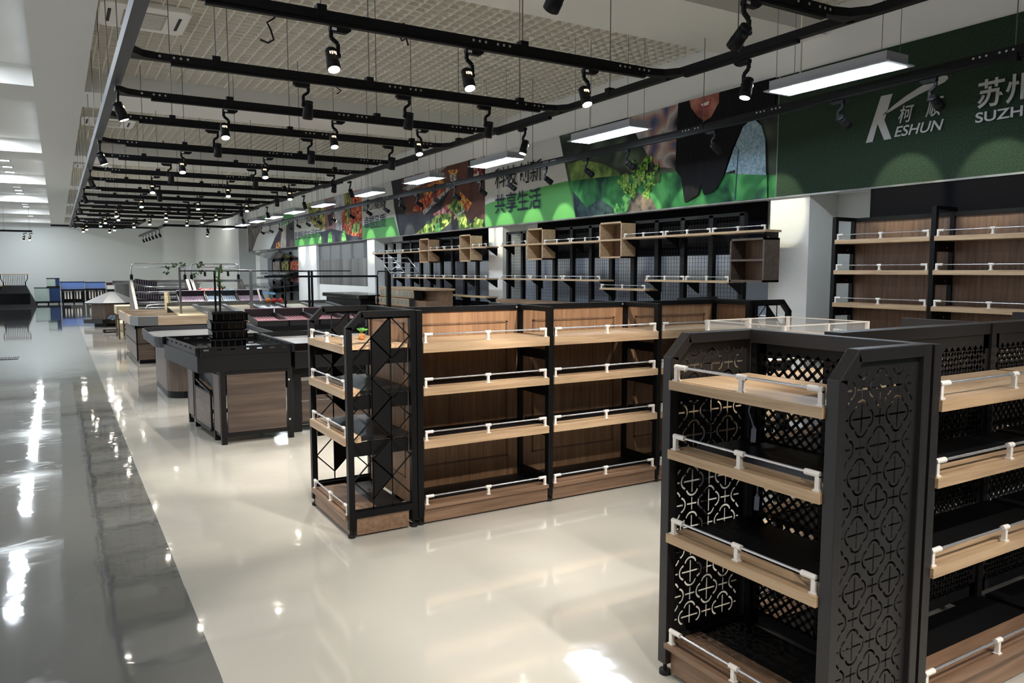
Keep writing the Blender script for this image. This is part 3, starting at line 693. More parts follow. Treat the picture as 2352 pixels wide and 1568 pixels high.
# acrylic tray on a stand behind
t = thing('display_stand', 'low black and wood display stand hidden behind the charcoal end unit, under the acrylic tray', 'stand', (3.3, 2.75, 0))
b = MB()
for xx in (2.97, 3.61):
    for yy in (2.44, 2.94): b.box(xx - .018, xx + .018, yy - .018, yy + .018, 0, 1.3)
b.box(2.97, 3.61, 2.44, 2.46, 1.26, 1.30); b.box(2.97, 3.61, 2.92, 2.94, 1.26, 1.30); b.build('frame', M['black'], t)
for z in (1.31, .95, .6, .2): MB().box(2.955, 3.625, 2.425, 2.955, z - .025, z).build('shelf', M['oak_x'], t)
t = thing('acrylic_tray', 'clear acrylic tray with white posts, on the stand behind the charcoal end unit', 'tray', (3.3, 2.7, 1.31))
b = MB(); 
for y in (2.44, 2.94): b.box(2.97, 3.61, y - .002, y + .002, 1.31, 1.385)
for x in (2.97, 3.61, 3.29): b.box(x - .002, x + .002, 2.44, 2.94, 1.31, 1.385)
b.build('clear_walls', M['acrylic'], t)
b = MB()
for x in (2.97, 3.29, 3.61):
    for y in (2.44, 2.94): b.box(x - .008, x + .008, y - .008, y + .008, 1.31, 1.39)
for y in (2.44, 2.94): b.box(2.97, 3.61, y - .003, y + .003, 1.384, 1.389)
for x in (2.97, 3.61): b.box(x - .003, x + .003, 2.44, 2.94, 1.384, 1.389)
b.build('white_trim', M['plastic'], t)
# ================================================================ sign boards on the bulkhead
ZS0, ZS1 = 2.455, 3.735
def pm(name, c, rough=.55, stops=None, **k):
    m = mat(name, c, rough, spec=.12)
    return noisy(m, k.get('scale', (1, 1, 1)), stops, k.get('ns', 3), k.get('detail', 4), dist=k.get('dist', .3), kind=k.get('kind', 'noise')) if stops else m
PR = {
 'white': pm('print white', (208, 208, 204)), 'green': pm('print green', (98, 170, 98)), 'ink': pm('print dark ink', (34, 40, 62)), 'inkblack': pm('print black ink', (30, 30, 34)),
 'hair': pm('print dark hair', (14, 14, 18), stops=[(.4, (10, 10, 13)), (.65, (22, 20, 25))], scale=(1, 9, 1), ns=4), 'skin': pm('print skin tone', (168, 104, 92), stops=[(.35, (120, 66, 60)), (.65, (190, 128, 112))], ns=3),
 'lips': pm('print lips', (150, 62, 66)), 'teeth': pm('print teeth', (226, 220, 212)),
 'knit': pm('print pale blue knit', (134, 160, 176), stops=[(.4, (112, 140, 158)), (.6, (158, 182, 194))], ns=26, dist=1.2), 'knitline': pm('print seam', (52, 70, 88)),
 'blur': pm('print blurred crowd', (120, 110, 112), stops=[(.30, (44, 44, 50)), (.42, (140, 132, 132)), (.5, (186, 178, 175)), (.58, (160, 124, 112)), (.66, (96, 98, 128)), (.75, (44, 44, 50))], ns=2.6, detail=1),
 'blurdark': pm('print blurred dark greens', (50, 58, 54), stops=[(.35, (34, 36, 42)), (.52, (62, 70, 62)), (.7, (96, 112, 92))], ns=2.2, detail=1),
 'leafback': pm('print soft greens', (120, 150, 84), stops=[(.35, (70, 96, 54)), (.6, (140, 168, 96))], ns=4), 'leaf': pm('print leaves', (110, 160, 60), stops=[(.38, (36, 70, 34)), (.5, (96, 146, 56)), (.62, (168, 204, 104))], ns=14, dist=1.5),
 'deepgreen': pm('print deep green wash', (48, 110, 66), stops=[(.35, (26, 60, 50)), (.55, (56, 124, 72)), (.7, (96, 178, 104))], ns=2.4, detail=2), 'rock': pm('print slate', (36, 48, 62), stops=[(.4, (26, 36, 50)), (.66, (60, 84, 84))], ns=5), 'stem': pm('print root', (100, 96, 92), stops=[(.35, (58, 64, 66)), (.65, (140, 124, 112))], ns=6),
 'market': pm('print market hall', (88, 62, 56), stops=[(.3, (52, 44, 46)), (.5, (104, 66, 56)), (.7, (74, 60, 60))], ns=1.6, detail=2), 'slate': pm('print slate wash', (58, 62, 74), stops=[(.35, (48, 52, 62)), (.65, (74, 76, 86))], ns=2), 'dim': pm('print dark aisle', (42, 42, 46)),
 'fruitr': pm('print red produce', (176, 70, 60), stops=[(.2, (110, 30, 34)), (.5, (196, 74, 58)), (.8, (226, 150, 96))], ns=14, kind='voronoi'), 'fruito': pm('print orange produce', (206, 130, 60), stops=[(.2, (140, 60, 40)), (.5, (214, 130, 60)), (.8, (220, 190, 110))], ns=14, kind='voronoi'),
 'veg': pm('print green produce', (110, 146, 60), stops=[(.2, (40, 66, 36)), (.5, (110, 146, 66)), (.8, (190, 204, 120))], ns=12, kind='voronoi'), 'pinkp': pm('print pink produce', (190, 120, 120), stops=[(.2, (110, 50, 60)), (.5, (196, 110, 110)), (.8, (226, 190, 180))], ns=14, kind='voronoi'),
 'ledge': pm('print price ledge', (170, 164, 158), stops=[(.4, (96, 92, 92)), (.55, (200, 196, 190))], ns=12), 'menu': pm('print menu board', (120, 90, 88), stops=[(.2, (40, 36, 40)), (.5, (170, 60, 56)), (.8, (214, 206, 200))], ns=16, kind='voronoi'),
 'shirt': pm('print grey shirt', (176, 178, 184), stops=[(.4, (150, 152, 160)), (.6, (196, 198, 202))], ns=3), 'mauve': pm('print mauve dress', (150, 116, 116), stops=[(.4, (120, 88, 92)), (.6, (176, 140, 138))], ns=2.5), 'olive': pm('print leaves olive', (130, 126, 66), stops=[(.2, (60, 62, 40)), (.5, (140, 136, 70)), (.8, (200, 196, 120))], ns=10, kind='voronoi'),
 'bottle': pm('print glass bottle', (196, 184, 168), stops=[(.35, (110, 98, 92)), (.6, (214, 206, 192))], scale=(1, 6, 1), ns=2), 'plum': pm('print plum dark', (58, 50, 58)), 'spark': pm('print bright green', (110, 214, 110), stops=[(.4, (46, 130, 70)), (.6, (150, 230, 130))], ns=9),
 'greywash': pm('print grey photograph', (92, 84, 84), stops=[(.35, (70, 64, 66)), (.65, (130, 118, 112))], ns=1.5),
}
PK = list(PR); PML = [PR[k] for k in PK]
class Print(MB):
    """flat printed shapes, each layer a hair in front of the last"""
    def __init__(s): super().__init__(); s.n = 0
    def poly(s, key, pts):
        s.m = PK.index(key); s.n += 1; x = XW - .0006 * s.n
        cl = [(x, min(max(y, s.y0), s.y1), min(max(z, ZS0), ZS1)) for y, z in pts]
        s.add(cl, [tuple(range(len(cl)))]); return s
def arc(y0, z0, y1, z1, bulge, n=10):
    return [(y0 + (y1-y0)*k/n, z0 + (z1-z0)*k/n + bulge*math.sin(math.pi*k/n)) for k in range(n+1)]
def board(y0, y1, label, m, kind='sign board'):
    t = thing('sign_board', label, 'sign', (XW, (y0+y1)/2, ZS0), 'printed sign boards along the bulkhead')
    MB().box(XW, XW + .02, y0 + .004, y1 - .004, ZS0, ZS1).build('backing_board', m, t)
    MB().box(XW - .012, XW + .02, y0, y1, ZS0 - .018, ZS0).build('edge_trim', M['steel'], t, label='thin steel trim under the board')
    return t
def lettering(body, ya, yb, z0, z1, m, parent, shear=0.0, bold=0.0, x=XW - .03, name='lettering', depth=.002):
    cu = bpy.data.curves.new('text', 'FONT'); cu.body = body; cu.shear = shear; cu.offset = bold; cu.extrude = 0
    ob = bpy.data.objects.new('text', cu); COL.objects.link(ob)
    me = bpy.data.meshes.new_from_object(ob.evaluated_get(bpy.context.evaluated_depsgraph_get()))
    xs = [v.co.x for v in me.vertices]; ys = [v.co.y for v in me.vertices]
    fx = lambda p: ya + (yb - ya) * (p.x - min(xs)) / (max(xs) - min(xs)); fz = lambda p: z0 + (z1 - z0) * (p.y - min(ys)) / (max(ys) - min(ys))
    b = MB(); vs = [v.co.copy() for v in me.vertices]; fs = [tuple(p.vertices) for p in me.polygons]
    b.add([(x, fx(p), fz(p)) for p in vs], fs)
    bpy.data.objects.remove(ob); bpy.data.curves.remove(cu); bpy.data.meshes.remove(me)
    return b.build(name, m, parent)
silver = mat('silver lettering', (176, 178, 180), .5)
# green turf board with the logo
t = board(-2.0, 5.755, 'dark green turf sign board with silver logo and lettering, right end of the sign row', M['turf'])
def solid(pts, name, m): return MB().prism(pts, 'x', XW - .009, XW - .002).build(name, m, t)
solid([(4.55, 3.30), (4.435, 3.30), (4.505, 3.07), (4.425, 2.885), (4.50, 2.885), (4.575, 3.05), (4.62, 2.885), (4.69, 2.885)], 'logo_letter', silver)
up = [(4.53, 3.115), (4.42, 3.19), (4.30, 3.255), (4.18, 3.305), (4.06, 3.345), (3.97, 3.365), (3.925, 3.355)]
dn = [(3.918, 3.33), (3.945, 3.305), (4.06, 3.275), (4.18, 3.243), (4.30, 3.20), (4.42, 3.152)]
solid(up + dn, 'logo_swoosh', silver)
lettering('柯', 4.352, 4.205, 3.01, 3.165, silver, t, .25, .012)
lettering('顺', 4.095, 3.935, 3.02, 3.185, silver, t, .25, .012)
lettering('ESHUN', 4.385, 3.925, 2.89, 2.985, silver, t, .25, .014)
lettering('苏州', 3.645, 3.215, 3.015, 3.25, silver, t, 0, .02)
lettering('SUZHOU', 3.655, 3.05, 2.90, 2.985, silver, t, 0, .018)
# boards with photographs
def photo_board(y0, y1, label): 
    t = board(y0, y1, label, M['white']); p = Print(); p.y0, p.y1 = y0 + .005, y1 - .005; return t, p
t, p = photo_board(5.755, 12.35, 'sign board picturing a long haired woman in a pale blue jumper beside fresh greens')
p.poly('white', [(12.4, ZS0), (9.5, ZS0), (9.96, ZS1), (12.4, ZS1)]).poly('green', [(12.4, ZS0), (9.5, ZS0), (9.70, 3.02)] + arc(9.72, 3.025, 12.4, 2.855, .03))
p.poly('blurdark', [(9.51, ZS0), (9.96, ZS1), (5.7, ZS1), (5.7, ZS0)]).poly('blur', [(8.3, ZS1), (7.2, ZS1), (7.25, 2.93), (7.7, 3.0), (7.9, 3.2), (8.1, 3.45)])
p.poly('leafback', [(9.72, 3.27), (9.35, 3.3), (8.86, 3.18), (8.48, 3.03), (8.43, 2.9), (9.60, 2.9)])
p.poly('deepgreen', [(9.68, 3.02), (8.43, 2.975), (7.17, 2.88), (5.7, 2.69), (5.7, ZS0), (9.5, ZS0)])
p.poly('rock', [(9.60, 2.86), (9.52, 2.81), (9.22, 2.58), (8.93, 2.69), (8.6, 2.54), (8.51, 2.46), (9.50, 2.455)])
p.poly('stem', [(8.21, 2.73), (7.82, 2.65), (7.68, 2.455), (8.29, 2.455)]).poly('spark', [(8.6, 2.54), (8.42, 2.66), (8.3, 2.72), (8.21, 2.67), (8.27, 2.5), (8.33, 2.455), (8.55, 2.455)])
rnd = random.Random(3)
for k in range(46):
    cy, cz = rnd.uniform(7.65, 8.42), rnd.uniform(2.66, 3.12); r = rnd.uniform(.03, .075)
    if (abs(cy - 8.03)/.42)**2 + (abs(cz - 2.9)/.25)**2 > 1: continue
    p.poly('leaf' if rnd.random() > .3 else 'leafback', [(cy + r*(1 + .35*math.cos(3*a))*math.cos(a), cz + r*(1 + .35*math.cos(3*a))*math.sin(a)) for a in [2*math.pi*i/14 + k for i in range(14)]])
p.poly('hair', [(7.29, 3.75), (5.78, 3.75), (5.78, 3.37), (6.02, 3.35), (6.22, 3.29), (6.39, 3.05), (6.5, 2.77), (6.63, 2.61), (6.79, 2.56), (6.82, 2.58), (6.86, 2.69), (6.92, 2.57), (7.14, 2.5), (7.21, 2.81), (7.32, 2.92), (7.31, 3.29)])
p.poly('knit', [(6.08, 3.35), (5.96, 3.25), (5.9, 3.09), (5.86, 2.47), (6.33, 2.47), (6.32, 2.81), (6.47, 2.79), (6.36, 3.04), (6.22, 3.28)])
p.poly('deepgreen', [(6.48, 2.785), (5.86, 2.70), (5.85, ZS0), (6.34, ZS0)]).poly('knitline', [(6.335, 3.09), (6.32, 3.09), (6.29, 3.03), (6.322, 2.47), (6.30, 2.47), (6.275, 3.03)])
p.poly('skin', [(7.09, 3.735), (6.6, 3.735), (6.6, 3.62), (6.72, 3.47), (6.83, 3.44), (6.95, 3.52), (7.06, 3.64)]).poly('lips', [(6.93, 3.655), (6.72, 3.68), (6.75, 3.6), (6.87, 3.585)]).poly('teeth', [(6.9, 3.65), (6.75, 3.665), (6.77, 3.622), (6.86, 3.62)])
p.build('printed_picture', PML, t)
lettering('科技创新', 11.94, 10.40, 3.10, 3.46, PR['inkblack'], t, 0, .006); lettering('共享生活', 11.94, 10.445, 2.66, 3.00, PR['ink'], t, 0, .006)
t, p = photo_board(12.35, 18.9, 'sign board with a market hall photograph of fruit and vegetable crates')
p.poly('white', [(18.9, ZS0), (16.4, ZS0), (16.9, ZS1), (18.9, ZS1)]).poly('green', [(18.9, ZS0), (16.45, ZS0), (16.75, 2.9)] + arc(16.75, 2.905, 18.9, 2.81, .02))
p.poly('market', [(16.4, ZS0), (16.9, ZS1), (12.3, ZS1), (12.3, ZS0)]).poly('dim', [(16.86, 3.74), (16.25, 3.71), (16.1, 2.99), (16.3, 2.455), (16.42, 2.455), (16.72, 3.1)])
p.poly('slate', [(16.5, 2.94), (14.49, 2.82), (13.63, 2.64), (12.36, 2.62), (12.36, 2.455), (16.41, 2.455)]).poly('ledge', [(16.2, 3.5), (15.0, 3.735), (13.9, 3.735), (14.9, 3.5), (15.9, 3.42)])
p.poly('fruito', [(15.1, 3.42), (14.2, 3.55), (13.95, 3.3), (15.0, 3.22)]).poly('fruitr', [(15.45, 3.15), (13.9, 3.36), (14.95, 2.93), (15.65, 2.96)]).poly('ledge', [(15.12, 2.92), (13.83, 3.34), (13.76, 3.27), (15.04, 2.84)]).poly('dim', [(15.04, 2.84), (13.76, 3.27), (14.3, 2.85)])
p.poly('pinkp', [(14.6, 2.82), (13.84, 3.0), (13.63, 2.76), (14.2, 2.66)]).poly('veg', [(13.95, 2.93), (13.29, 3.14), (13.1, 2.88), (13.5, 2.72)]).poly('fruito', [(13.35, 3.19), (12.84, 2.92), (13.05, 2.78), (13.38, 2.98)]).poly('ledge', [(13.62, 2.72), (13.15, 2.84), (13.15, 2.79), (13.6, 2.66)])
p.poly('veg', [(15.5, ZS0), (14.4, 2.80), (13.75, 2.80), (13.72, 2.62), (14.3, ZS0)]).poly('spark', [(14.5, 2.62), (14.3, 2.63), (14.2, 2.46), (14.5, 2.46)]).poly('veg', [(13.5, 2.72), (13.15, 2.76), (12.97, 2.49), (13.36, 2.455)]).poly('veg', [(12.96, 2.52), (12.69, 2.66), (12.39, 2.58), (12.39, 2.455), (12.94, 2.455)])
p.poly('fruito', [(13.86, 3.64), (13.38, 3.62), (13.5, 3.52), (13.72, 3.52)]).poly('ledge', [(13.78, 3.54), (13.46, 3.54), (13.52, 3.36), (13.72, 3.37)]).poly('dim', [(12.99, 3.735), (12.75, 3.735), (12.78, 3.38), (13.02, 3.41)]).poly('menu', [(12.75, 3.735), (12.37, 3.735), (12.37, 3.38), (12.78, 3.40)])
p.build('printed_picture', PML, t)
lettering('匠心凝聚', 18.74, 17.23, 3.15, 3.43, PR['inkblack'], t, 0, .006); lettering('卓越品质', 18.70, 17.24, 2.70, 3.01, PR['ink'], t, 0, .006)
t, p = photo_board(18.9, 25.4, 'sign board with people shopping among greens, left of the market hall photograph')
p.poly('white', [(25.4, ZS0), (21, ZS0), (23.4, ZS1), (25.4, ZS1)]).poly('green', [(25.4, ZS0), (21, ZS0), (21.5, 2.8)] + arc(21.55, 2.81, 25.4, 2.70, .03))
p.poly('olive', [(23.9, 3.735), (21.5, 3.735), (21.2, 2.85), (22.2, 2.85), (23.1, 2.98), (23.5, 3.2)]).poly('mauve', [(22.1, 3.735), (20.9, 3.735), (20.95, 2.72), (22.0, 2.8)]).poly('plum', [(21.8, 3.25), (21.3, 3.3), (21.35, 2.95), (21.65, 2.92)]).poly('shirt', [(21.2, 3.735), (20.0, 3.735), (20.35, 2.7), (21.05, 2.74)])
p.poly('fruitr', [(20.5, 3.2), (19.9, 3.735), (18.9, 3.735), (18.9, 2.47), (20.1, 2.6), (20.5, 2.72)]).poly('olive', [(20.3, 3.735), (19.6, 3.735), (19.9, 2.9), (20.2, 2.9)]).poly('veg', [(19.75, 2.85), (19.0, 2.95), (19.2, 2.62), (19.72, 2.67)])
p.poly('slate', [(22.6, 2.78), (21.55, 2.86), (20.49, 2.74), (20.05, 2.63), (18.9, 2.5), (18.9, ZS0), (22.9, ZS0)])
for y in (22.6, 21.6, 20.35): p.poly('spark', [(y - .2, 2.47), (y + .22, 2.47), (y + .1, 2.74), (y - .12, 2.76)])
p.build('printed_picture', PML, t)
lettering('为人们创造', 25.2, 23.4, 3.16, 3.42, PR['inkblack'], t, 0, .004); lettering('更便利的生活方式', 25.3, 22.3, 2.66, 2.92, PR['ink'], t, 0, .004)
t, p = photo_board(25.4, 32.45, 'farthest sign board with grey curves, a bottle photograph and a web address')
p.poly('white', [(32.4, ZS0), (25.4, ZS0), (25.4, ZS1), (32.4, ZS1)]).poly('greywash', [(32.45, ZS1), (29.43, ZS1), (29.68, 3.35), (30.85, 2.97), (31.75, ZS0), (32.45, ZS0)]).poly('green', [(29.96, ZS1), (29.32, ZS1), (29.79, 3.38)])
p.poly('green', [(26.45, ZS1), (25.4, ZS1), (25.4, 3.3), (27.2, 3.2)]).poly('plum', [(27.25, 3.13), (25.4, 3.3), (25.4, ZS0), (28.75, ZS0), (28.0, 2.85)]).poly('bottle', [(27.02, 3.17), (26.39, 3.2), (26.5, ZS0), (27.29, ZS0)]).poly('fruito', [(27.9, 2.62), (27.3, 2.7), (27.3, ZS0), (27.9, ZS0)])
p.build('printed_picture', PML, t)
lettering('www.ksgj.com', 29.7, 28.15, 3.02, 3.14, PR['inkblack'], t, .15, 0)
# ================================================================ wall fittings under the bulkhead
XR0, XR1 = 6.66, 6.72
def wire_panel(b, y0, y1, z0, z1, x=6.70, pit=.05):
    k = 0
    while y0 + k*pit <= y1: b.box(x - .0015, x + .0015, y0 + k*pit - .0015, y0 + k*pit + .0015, z0, z1); k += 1
    k = 0
    while z0 + k*pit <= z1: b.box(x - .0035, x - .0005, y0, y1, z0 + k*pit - .0015, z0 + k*pit + .0015); k += 1
def wall_rack(y0, y1, n, lab, skip=()):
    t = thing('wall_rack', lab, 'wall rack', (XR1, (y0+y1)/2, 0), 'black wall racks')
    st = (y1 - y0) / n
    for k in range(n + 1):
        y = y0 + k*st
        o = MB().box(XR0, XR1, y - .034, y + .034, 0, 2.30).build('post', M['black'], t)
        b = MB()
        for j in range(44): b.box(XR0 - .0006, XR0, y - .006, y + .006, .3 + j*.045, .325 + j*.045)
        b.build('slot_row', M['rubber'], o)
    for k in range(n):
        b = MB(); wire_panel(b, y0 + k*st + .034, y0 + (k+1)*st - .034, .35, 2.26); b.build('wire_grid', M['black'], t)
    MB().box(XR0, XR1, y0 - .03, y1 + .03, 2.27, 2.31).build('top_rail', M['black'], t)
def shade_board(y0, y1, z0, z1, lab, x=7.2):
    MB().box(x, x + .05, y0, y1, z0, z1).build('wall_panel', M['blackpanel'], None, lab, 'wall panel', 'black boards added behind the wall racks')  # black colour stands in for shade on the back wall
def wall_shelf(ya, yb, z, lab, xf=6.40, depth=.25, segs=None, rail=True, grp='oak shelves on the wall racks', th=.024, wm=None):
    """ya > yb: left end first"""
    t = thing('wall_shelf', lab, 'shelf', (xf, (ya+yb)/2, z - th), grp)
    f = E_(xf, ya); W_ = ya - yb
    o = MB(f).box(0, W_, 0, depth, z - th, z).build('board', wm or M['oak_y'], t)
    n = max(2, round(W_ / .93) + 1)
    for k in range(n):
        u = .04 + (W_ - .08) * k / (n - 1)
        b = MB(f); b.add([(u-.002,.02,z-th),(u-.002,depth,z-th),(u-.002,depth,z-th-.14),(u-.002,depth-.03,z-th-.13),(u+.002,.02,z-th),(u+.002,depth,z-th),(u+.002,depth,z-th-.14),(u+.002,depth-.03,z-th-.13)], [(0,1,2,3),(7,6,5,4),(0,4,5,1),(1,5,6,2),(2,6,7,3),(3,7,4,0)])
        b.build('bracket', M['black'], t)
    if rail:
        m_ = max(1, round(W_ / .93)) if segs is None else segs; sw = W_ / m_
        for k in range(m_): guard_rail((lambda g: (lambda u, v, zz: f(u + g, v, zz)))(k*sw), sw, z, t, v=.018, h=.05, r=.004)
def cube(yl, yr, z0, z1, lab, wm=None, xf=6.40, d=.235, grp='open display boxes on the wall racks'):
    t = thing('display_box', lab, 'display box', (xf, (yl+yr)/2, z0), grp); th = .022; ya, yb = yr, yl; w = wm or M['oak_y']
    zm = (z0 + z1) / 2
    b = MB(); b.box(xf, xf+d, ya, ya+th, z0, z1); b.box(xf, xf+d, yb-th, yb, z0, z1); b.box(xf, xf+d, ya, yb, z0, z0+th); b.box(xf, xf+d, ya, yb, z1-th, z1); b.build('carcass', w, t)
    MB().box(xf, xf+d, ya+th, yb-th, zm-th/2, zm+th/2).build('middle_shelf', w, t)
    MB().box(xf+d-.008, xf+d, ya+th, yb-th, z0+th, z1-th).build('back_panel', M['brown_z'], t)
wall_rack(6.10, 11.32, 11, 'long black slotted wall rack with wire grids, left of the big white column')
shade_board(6.25, 11.2, 1.85, 2.47, 'black painted shade behind the top of the wall rack left of the big white column')
shade_board(12.3, 17.2, 1.85, 2.47, 'black painted shade behind the top of the farther wall rack')
MB().box(7.2, 7.25, 5.84, 11.75, 1.05, 1.85).build('wall_panel', M['lit_tone'], None, 'grey stand-in for the lit wall behind the rack left of the big white column', 'wall panel')  # grey puts the dimmer light on the white wall into its colour
MB().box(7.2, 7.25, 12.3, 18.0, 1.05, 1.85).build('wall_panel', M['lit_tone'], None, 'grey stand-in for the lit wall behind the wire grids of the farther wall rack', 'wall panel')
shade_board(5.84, 11.75, 0, 1.05, 'added black lower board behind the wall rack left of the big white column')
shade_board(12.3, 17.2, 0, 1.05, 'added black lower board behind the farther wall rack')
wall_shelf(11.1, 10.29, 2.08, 'short upper oak wall shelf left of the small display box'); wall_shelf(9.8, 8.39, 2.07, 'upper oak wall shelf between the two display boxes')
wall_shelf(7.89, 5.54, 2.085, 'long upper oak wall shelf with three chrome rails, right of the taller display box', segs=3)
wall_shelf(11.1, 8.38, 1.53, 'lower oak wall shelf at the left end of the long wall rack', segs=3); wall_shelf(7.44, 6.03, 1.54, 'lower oak wall shelf beside the grey display box', segs=2)
wall_shelf(8.375, 7.435, 1.42, 'short lowest oak wall shelf in the middle of the long wall rack', segs=1)
cube(10.27, 9.81, 1.823, 2.306, 'small walnut display box left on the long wall rack'); cube(8.39, 7.91, 1.821, 2.301, 'walnut display box in the middle of the long wall rack')
cube(6.025, 5.545, 1.53, 2.0, 'grey edged display box at the right end of the long wall rack', M['greyoak_y'])
t = thing('wall_counter', 'long brown wooden counter top at the foot of the long wall rack', 'counter', (6.45, 9.6, 0))
MB().box(6.28, 6.64, 8.2, 11.05, 1.13, 1.185).build('counter_top', M['brown_y'], t); MB().box(6.32, 6.64, 8.24, 11.0, 0, 1.13).build('cabinet_body', M['black'], t)
# second bay
wall_rack(12.45, 17.0, 9, 'farther black slotted wall rack with wire grids, behind the wooden bins')
wall_shelf(17.14, 14.45, 2.06, 'upper oak wall shelf left of the display boxes on the farther rack', segs=3); wall_shelf(13.95, 12.63, 2.07, 'upper oak wall shelf between the boxes on the farther rack', segs=2)
wall_shelf(12.15, 11.60, 2.075, 'very short upper oak wall shelf at the right end of the farther rack', segs=1)
wall_shelf(15.9, 11.6, 1.52, 'long lower oak wall shelf with white rail brackets on the farther rack', segs=5)
cube(14.42, 13.97, 1.815, 2.297, 'oak display box left on the farther wall rack'); cube(12.616, 12.17, 1.82, 2.305, 'oak display box at the right on the farther wall rack')
wall_shelf(13.7, 11.62, 1.2, 'low plain oak shelf at the right of the farther rack', rail=False)
# bin stand
t = thing('bulk_bin_stand', 'wooden stand with two rows of clear fronted bulk bins before the farther wall rack', 'bin stand', (6.0, 13.6, 0))
MB().box(5.75, 6.3, 12.7, 15.0, 0, 1.10).build('stand_body', M['brown_y'], t); MB().box(5.72, 6.32, 12.65, 15.05, 1.29, 1.325).build('top_board', M['oak_y'], t)
MB().box(6.0, 6.3, 12.7, 15.0, 1.1, 1.29).build('back_body', M['brown_y'], t)
for r_ in range(2):
    for k in range(8):
        y = 13.2 + k*.215; x = 5.72 - .10*(1 - r_); z = .98 + .155*r_
        o = MB().box(x, x + .02, y, y + .205, z, z + .15).build('bin_frame', M['oak_y'], t)
        b = MB(); b.box(x - .004, x, y + .035, y + .17, z + .03, z + .13); b.build('bin_window', M['glass'], o, label='clear bin window')
        MB().box(x + .021, x + .2, y + .01, y + .195, z, z + .14).build('bin_body', M['darkgrey'], o)
t = thing('black_counter', 'black counter before the white wall, left of the bulk bins', 'counter', (5.7, 16.4, 0))
MB().box(5.35, 6.2, 15.15, 17.7, 1.06, 1.15).build('counter_top', M['gloss'], t, bevel=.02); MB().box(5.42, 6.15, 15.25, 17.6, 0, 1.06).build('body', M['black'], t)
# third bay: steel and grey panels
MB().box(6.90, 6.95, 18.62, 23.05, 1.985, 2.47).build('wall_panel', M['grey_wall'], None, 'dark grey wall panel under the sign with the shoppers, above the brushed steel sheet', 'wall panel')
MB().box(6.90, 6.95, 18.62, 23.05, 1.25, 1.985).build('steel_sheet', noisy(M['steel'], (1, 1.2, .05), [(.4, (128,128,126)), (.6, (170,170,167))], 1.6, 2), None, 'brushed steel wall sheet between two white columns', 'wall panel')
MB().box(6.90, 7.28, 18.62, 23.05, 0, 1.25).build('trim_1', M['white'], kind='structure')
# fourth bay: black canopy rack with pictures and trays
t = thing('canopy_rack', 'black rack with sloping canopy, picture panels and tilted trays in the farthest wall bay', 'display rack', (6.7, 27.2, 0))
MB().box(6.95, 7.0, 25.1, 29.9, 0, 2.42).build('back_board', M['grey_wall'], t)
b = MB()
for y in (25.2, 26.4, 27.6, 28.8): b.box(6.86, 6.94, y - .03, y + .03, 0, 2.3)
b.build('uprights', M['black'], t)
b = MB(); b.prism([(6.2, 2.27), (6.93, 2.02), (6.93, 2.06), (6.2, 2.31)], 'y', 25.12, 28.9); b.build('canopy', M['gloss'], t)
for k in range(3):
    y = 25.25 + k*1.2; kk = ['fruitr', 'olive', 'bottle'][k]
    MB().box(6.84, 6.86, y, y + .95, 1.68, 1.98).build('picture_panel', PR[kk], t, label='picture panel with printed produce')
    MB().box(6.84, 6.86, y, y + .95, 1.28, 1.5).build('picture_panel', PR[['pinkp', 'greywash', 'bottle'][k]], t)
for z, xf, ya in ((1.60, 6.45, 28.4), (1.44, 6.3, 28.7), (1.14, 5.95, 29.8), (.95, 6.1, 28.6)):
    b = MB(); b.prism([(xf, z - .07), (6.94, z + .05), (6.94, z + .07), (xf, z - .01)], 'y', 25.15, ya); tr = b.build('tilted_tray', M['gloss'], t)
    b = MB()
    for k in range(4): b.box(xf - .01, xf, 25.3 + k*.9, 26.1 + k*.9, z - .075, z + .0)
    b.build('tray_front', M['paleblue'] if z < 1 else M['greytop'], tr)
# shelf unit on the right
def wall_unit(ys, lab):
    t = thing('wall_shelf_unit', lab, 'shelf unit', (6.58, (ys[0]+ys[-1])/2, 0)); xf, xr = 6.42, 6.74
    for i, y in enumerate(ys):
        top = 2.163 if i == 0 else 2.20
        b = MB(); b.box(xf, xf + .04, y - .02, y + .02, 0, top); b.box(xr - .04, xr, y - .02, y + .02, 0, top); b.box(xf + .04, xr - .04, y - .02, y + .02, top - .035, top)
        for z in (1.885, 1.60, 1.29, .99): b.box(xf + .04, xr - .04, y - .012, y + .012, z - .07, z + .03)
        o = b.build('post_frame', M['black'], t)
        b = MB()
        for z in (1.88, 1.59, 1.28): b.cyl((xf + .2, y - .012, z - .03), (xf + .2, y - .014, z - .03), .006, 8)
        b.build('bolt', M['bolt'], o)
    for ya, yb in zip(ys, ys[1:]):
        f = E_(xf - .015, ya - .021); W_ = ya - yb - .042
        MB().box(xr - .02, xr - .004, yb + .02, ya - .02, .1, 2.125).build('back_panel', M['brown_z'], t)
        MB().box(xr - .04, xr, yb + .02, ya - .02, 2.125, 2.16).build('top_rail', M['black'], t)
        for z in (1.945, 1.657, 1.348, 1.04, .72, .38):
            o = MB(f).box(0, W_, 0, .30, z - .04, z).build('shelf', M['oak_y'], t); guard_rail(f, W_, z, o, v=.02, h=.055, r=.004)
wall_unit([4.73, 3.765, 2.80, 1.835, .87], 'tall black framed wall shelving with walnut backs and oak shelves at the right edge')
MB().box(6.80, 6.84, -2, 4.62, 2.10, 2.455).build('wall_panel', M['blackpanel'], None, 'black wall panel under the green turf sign, above the walnut backed shelving', 'wall panel')
MB().box(6.80, 6.84, -2, 4.62, 0, 2.10).build('wall_panel', M['blackpanel'], None, 'black wall panel right behind the walnut backed shelving', 'wall panel')
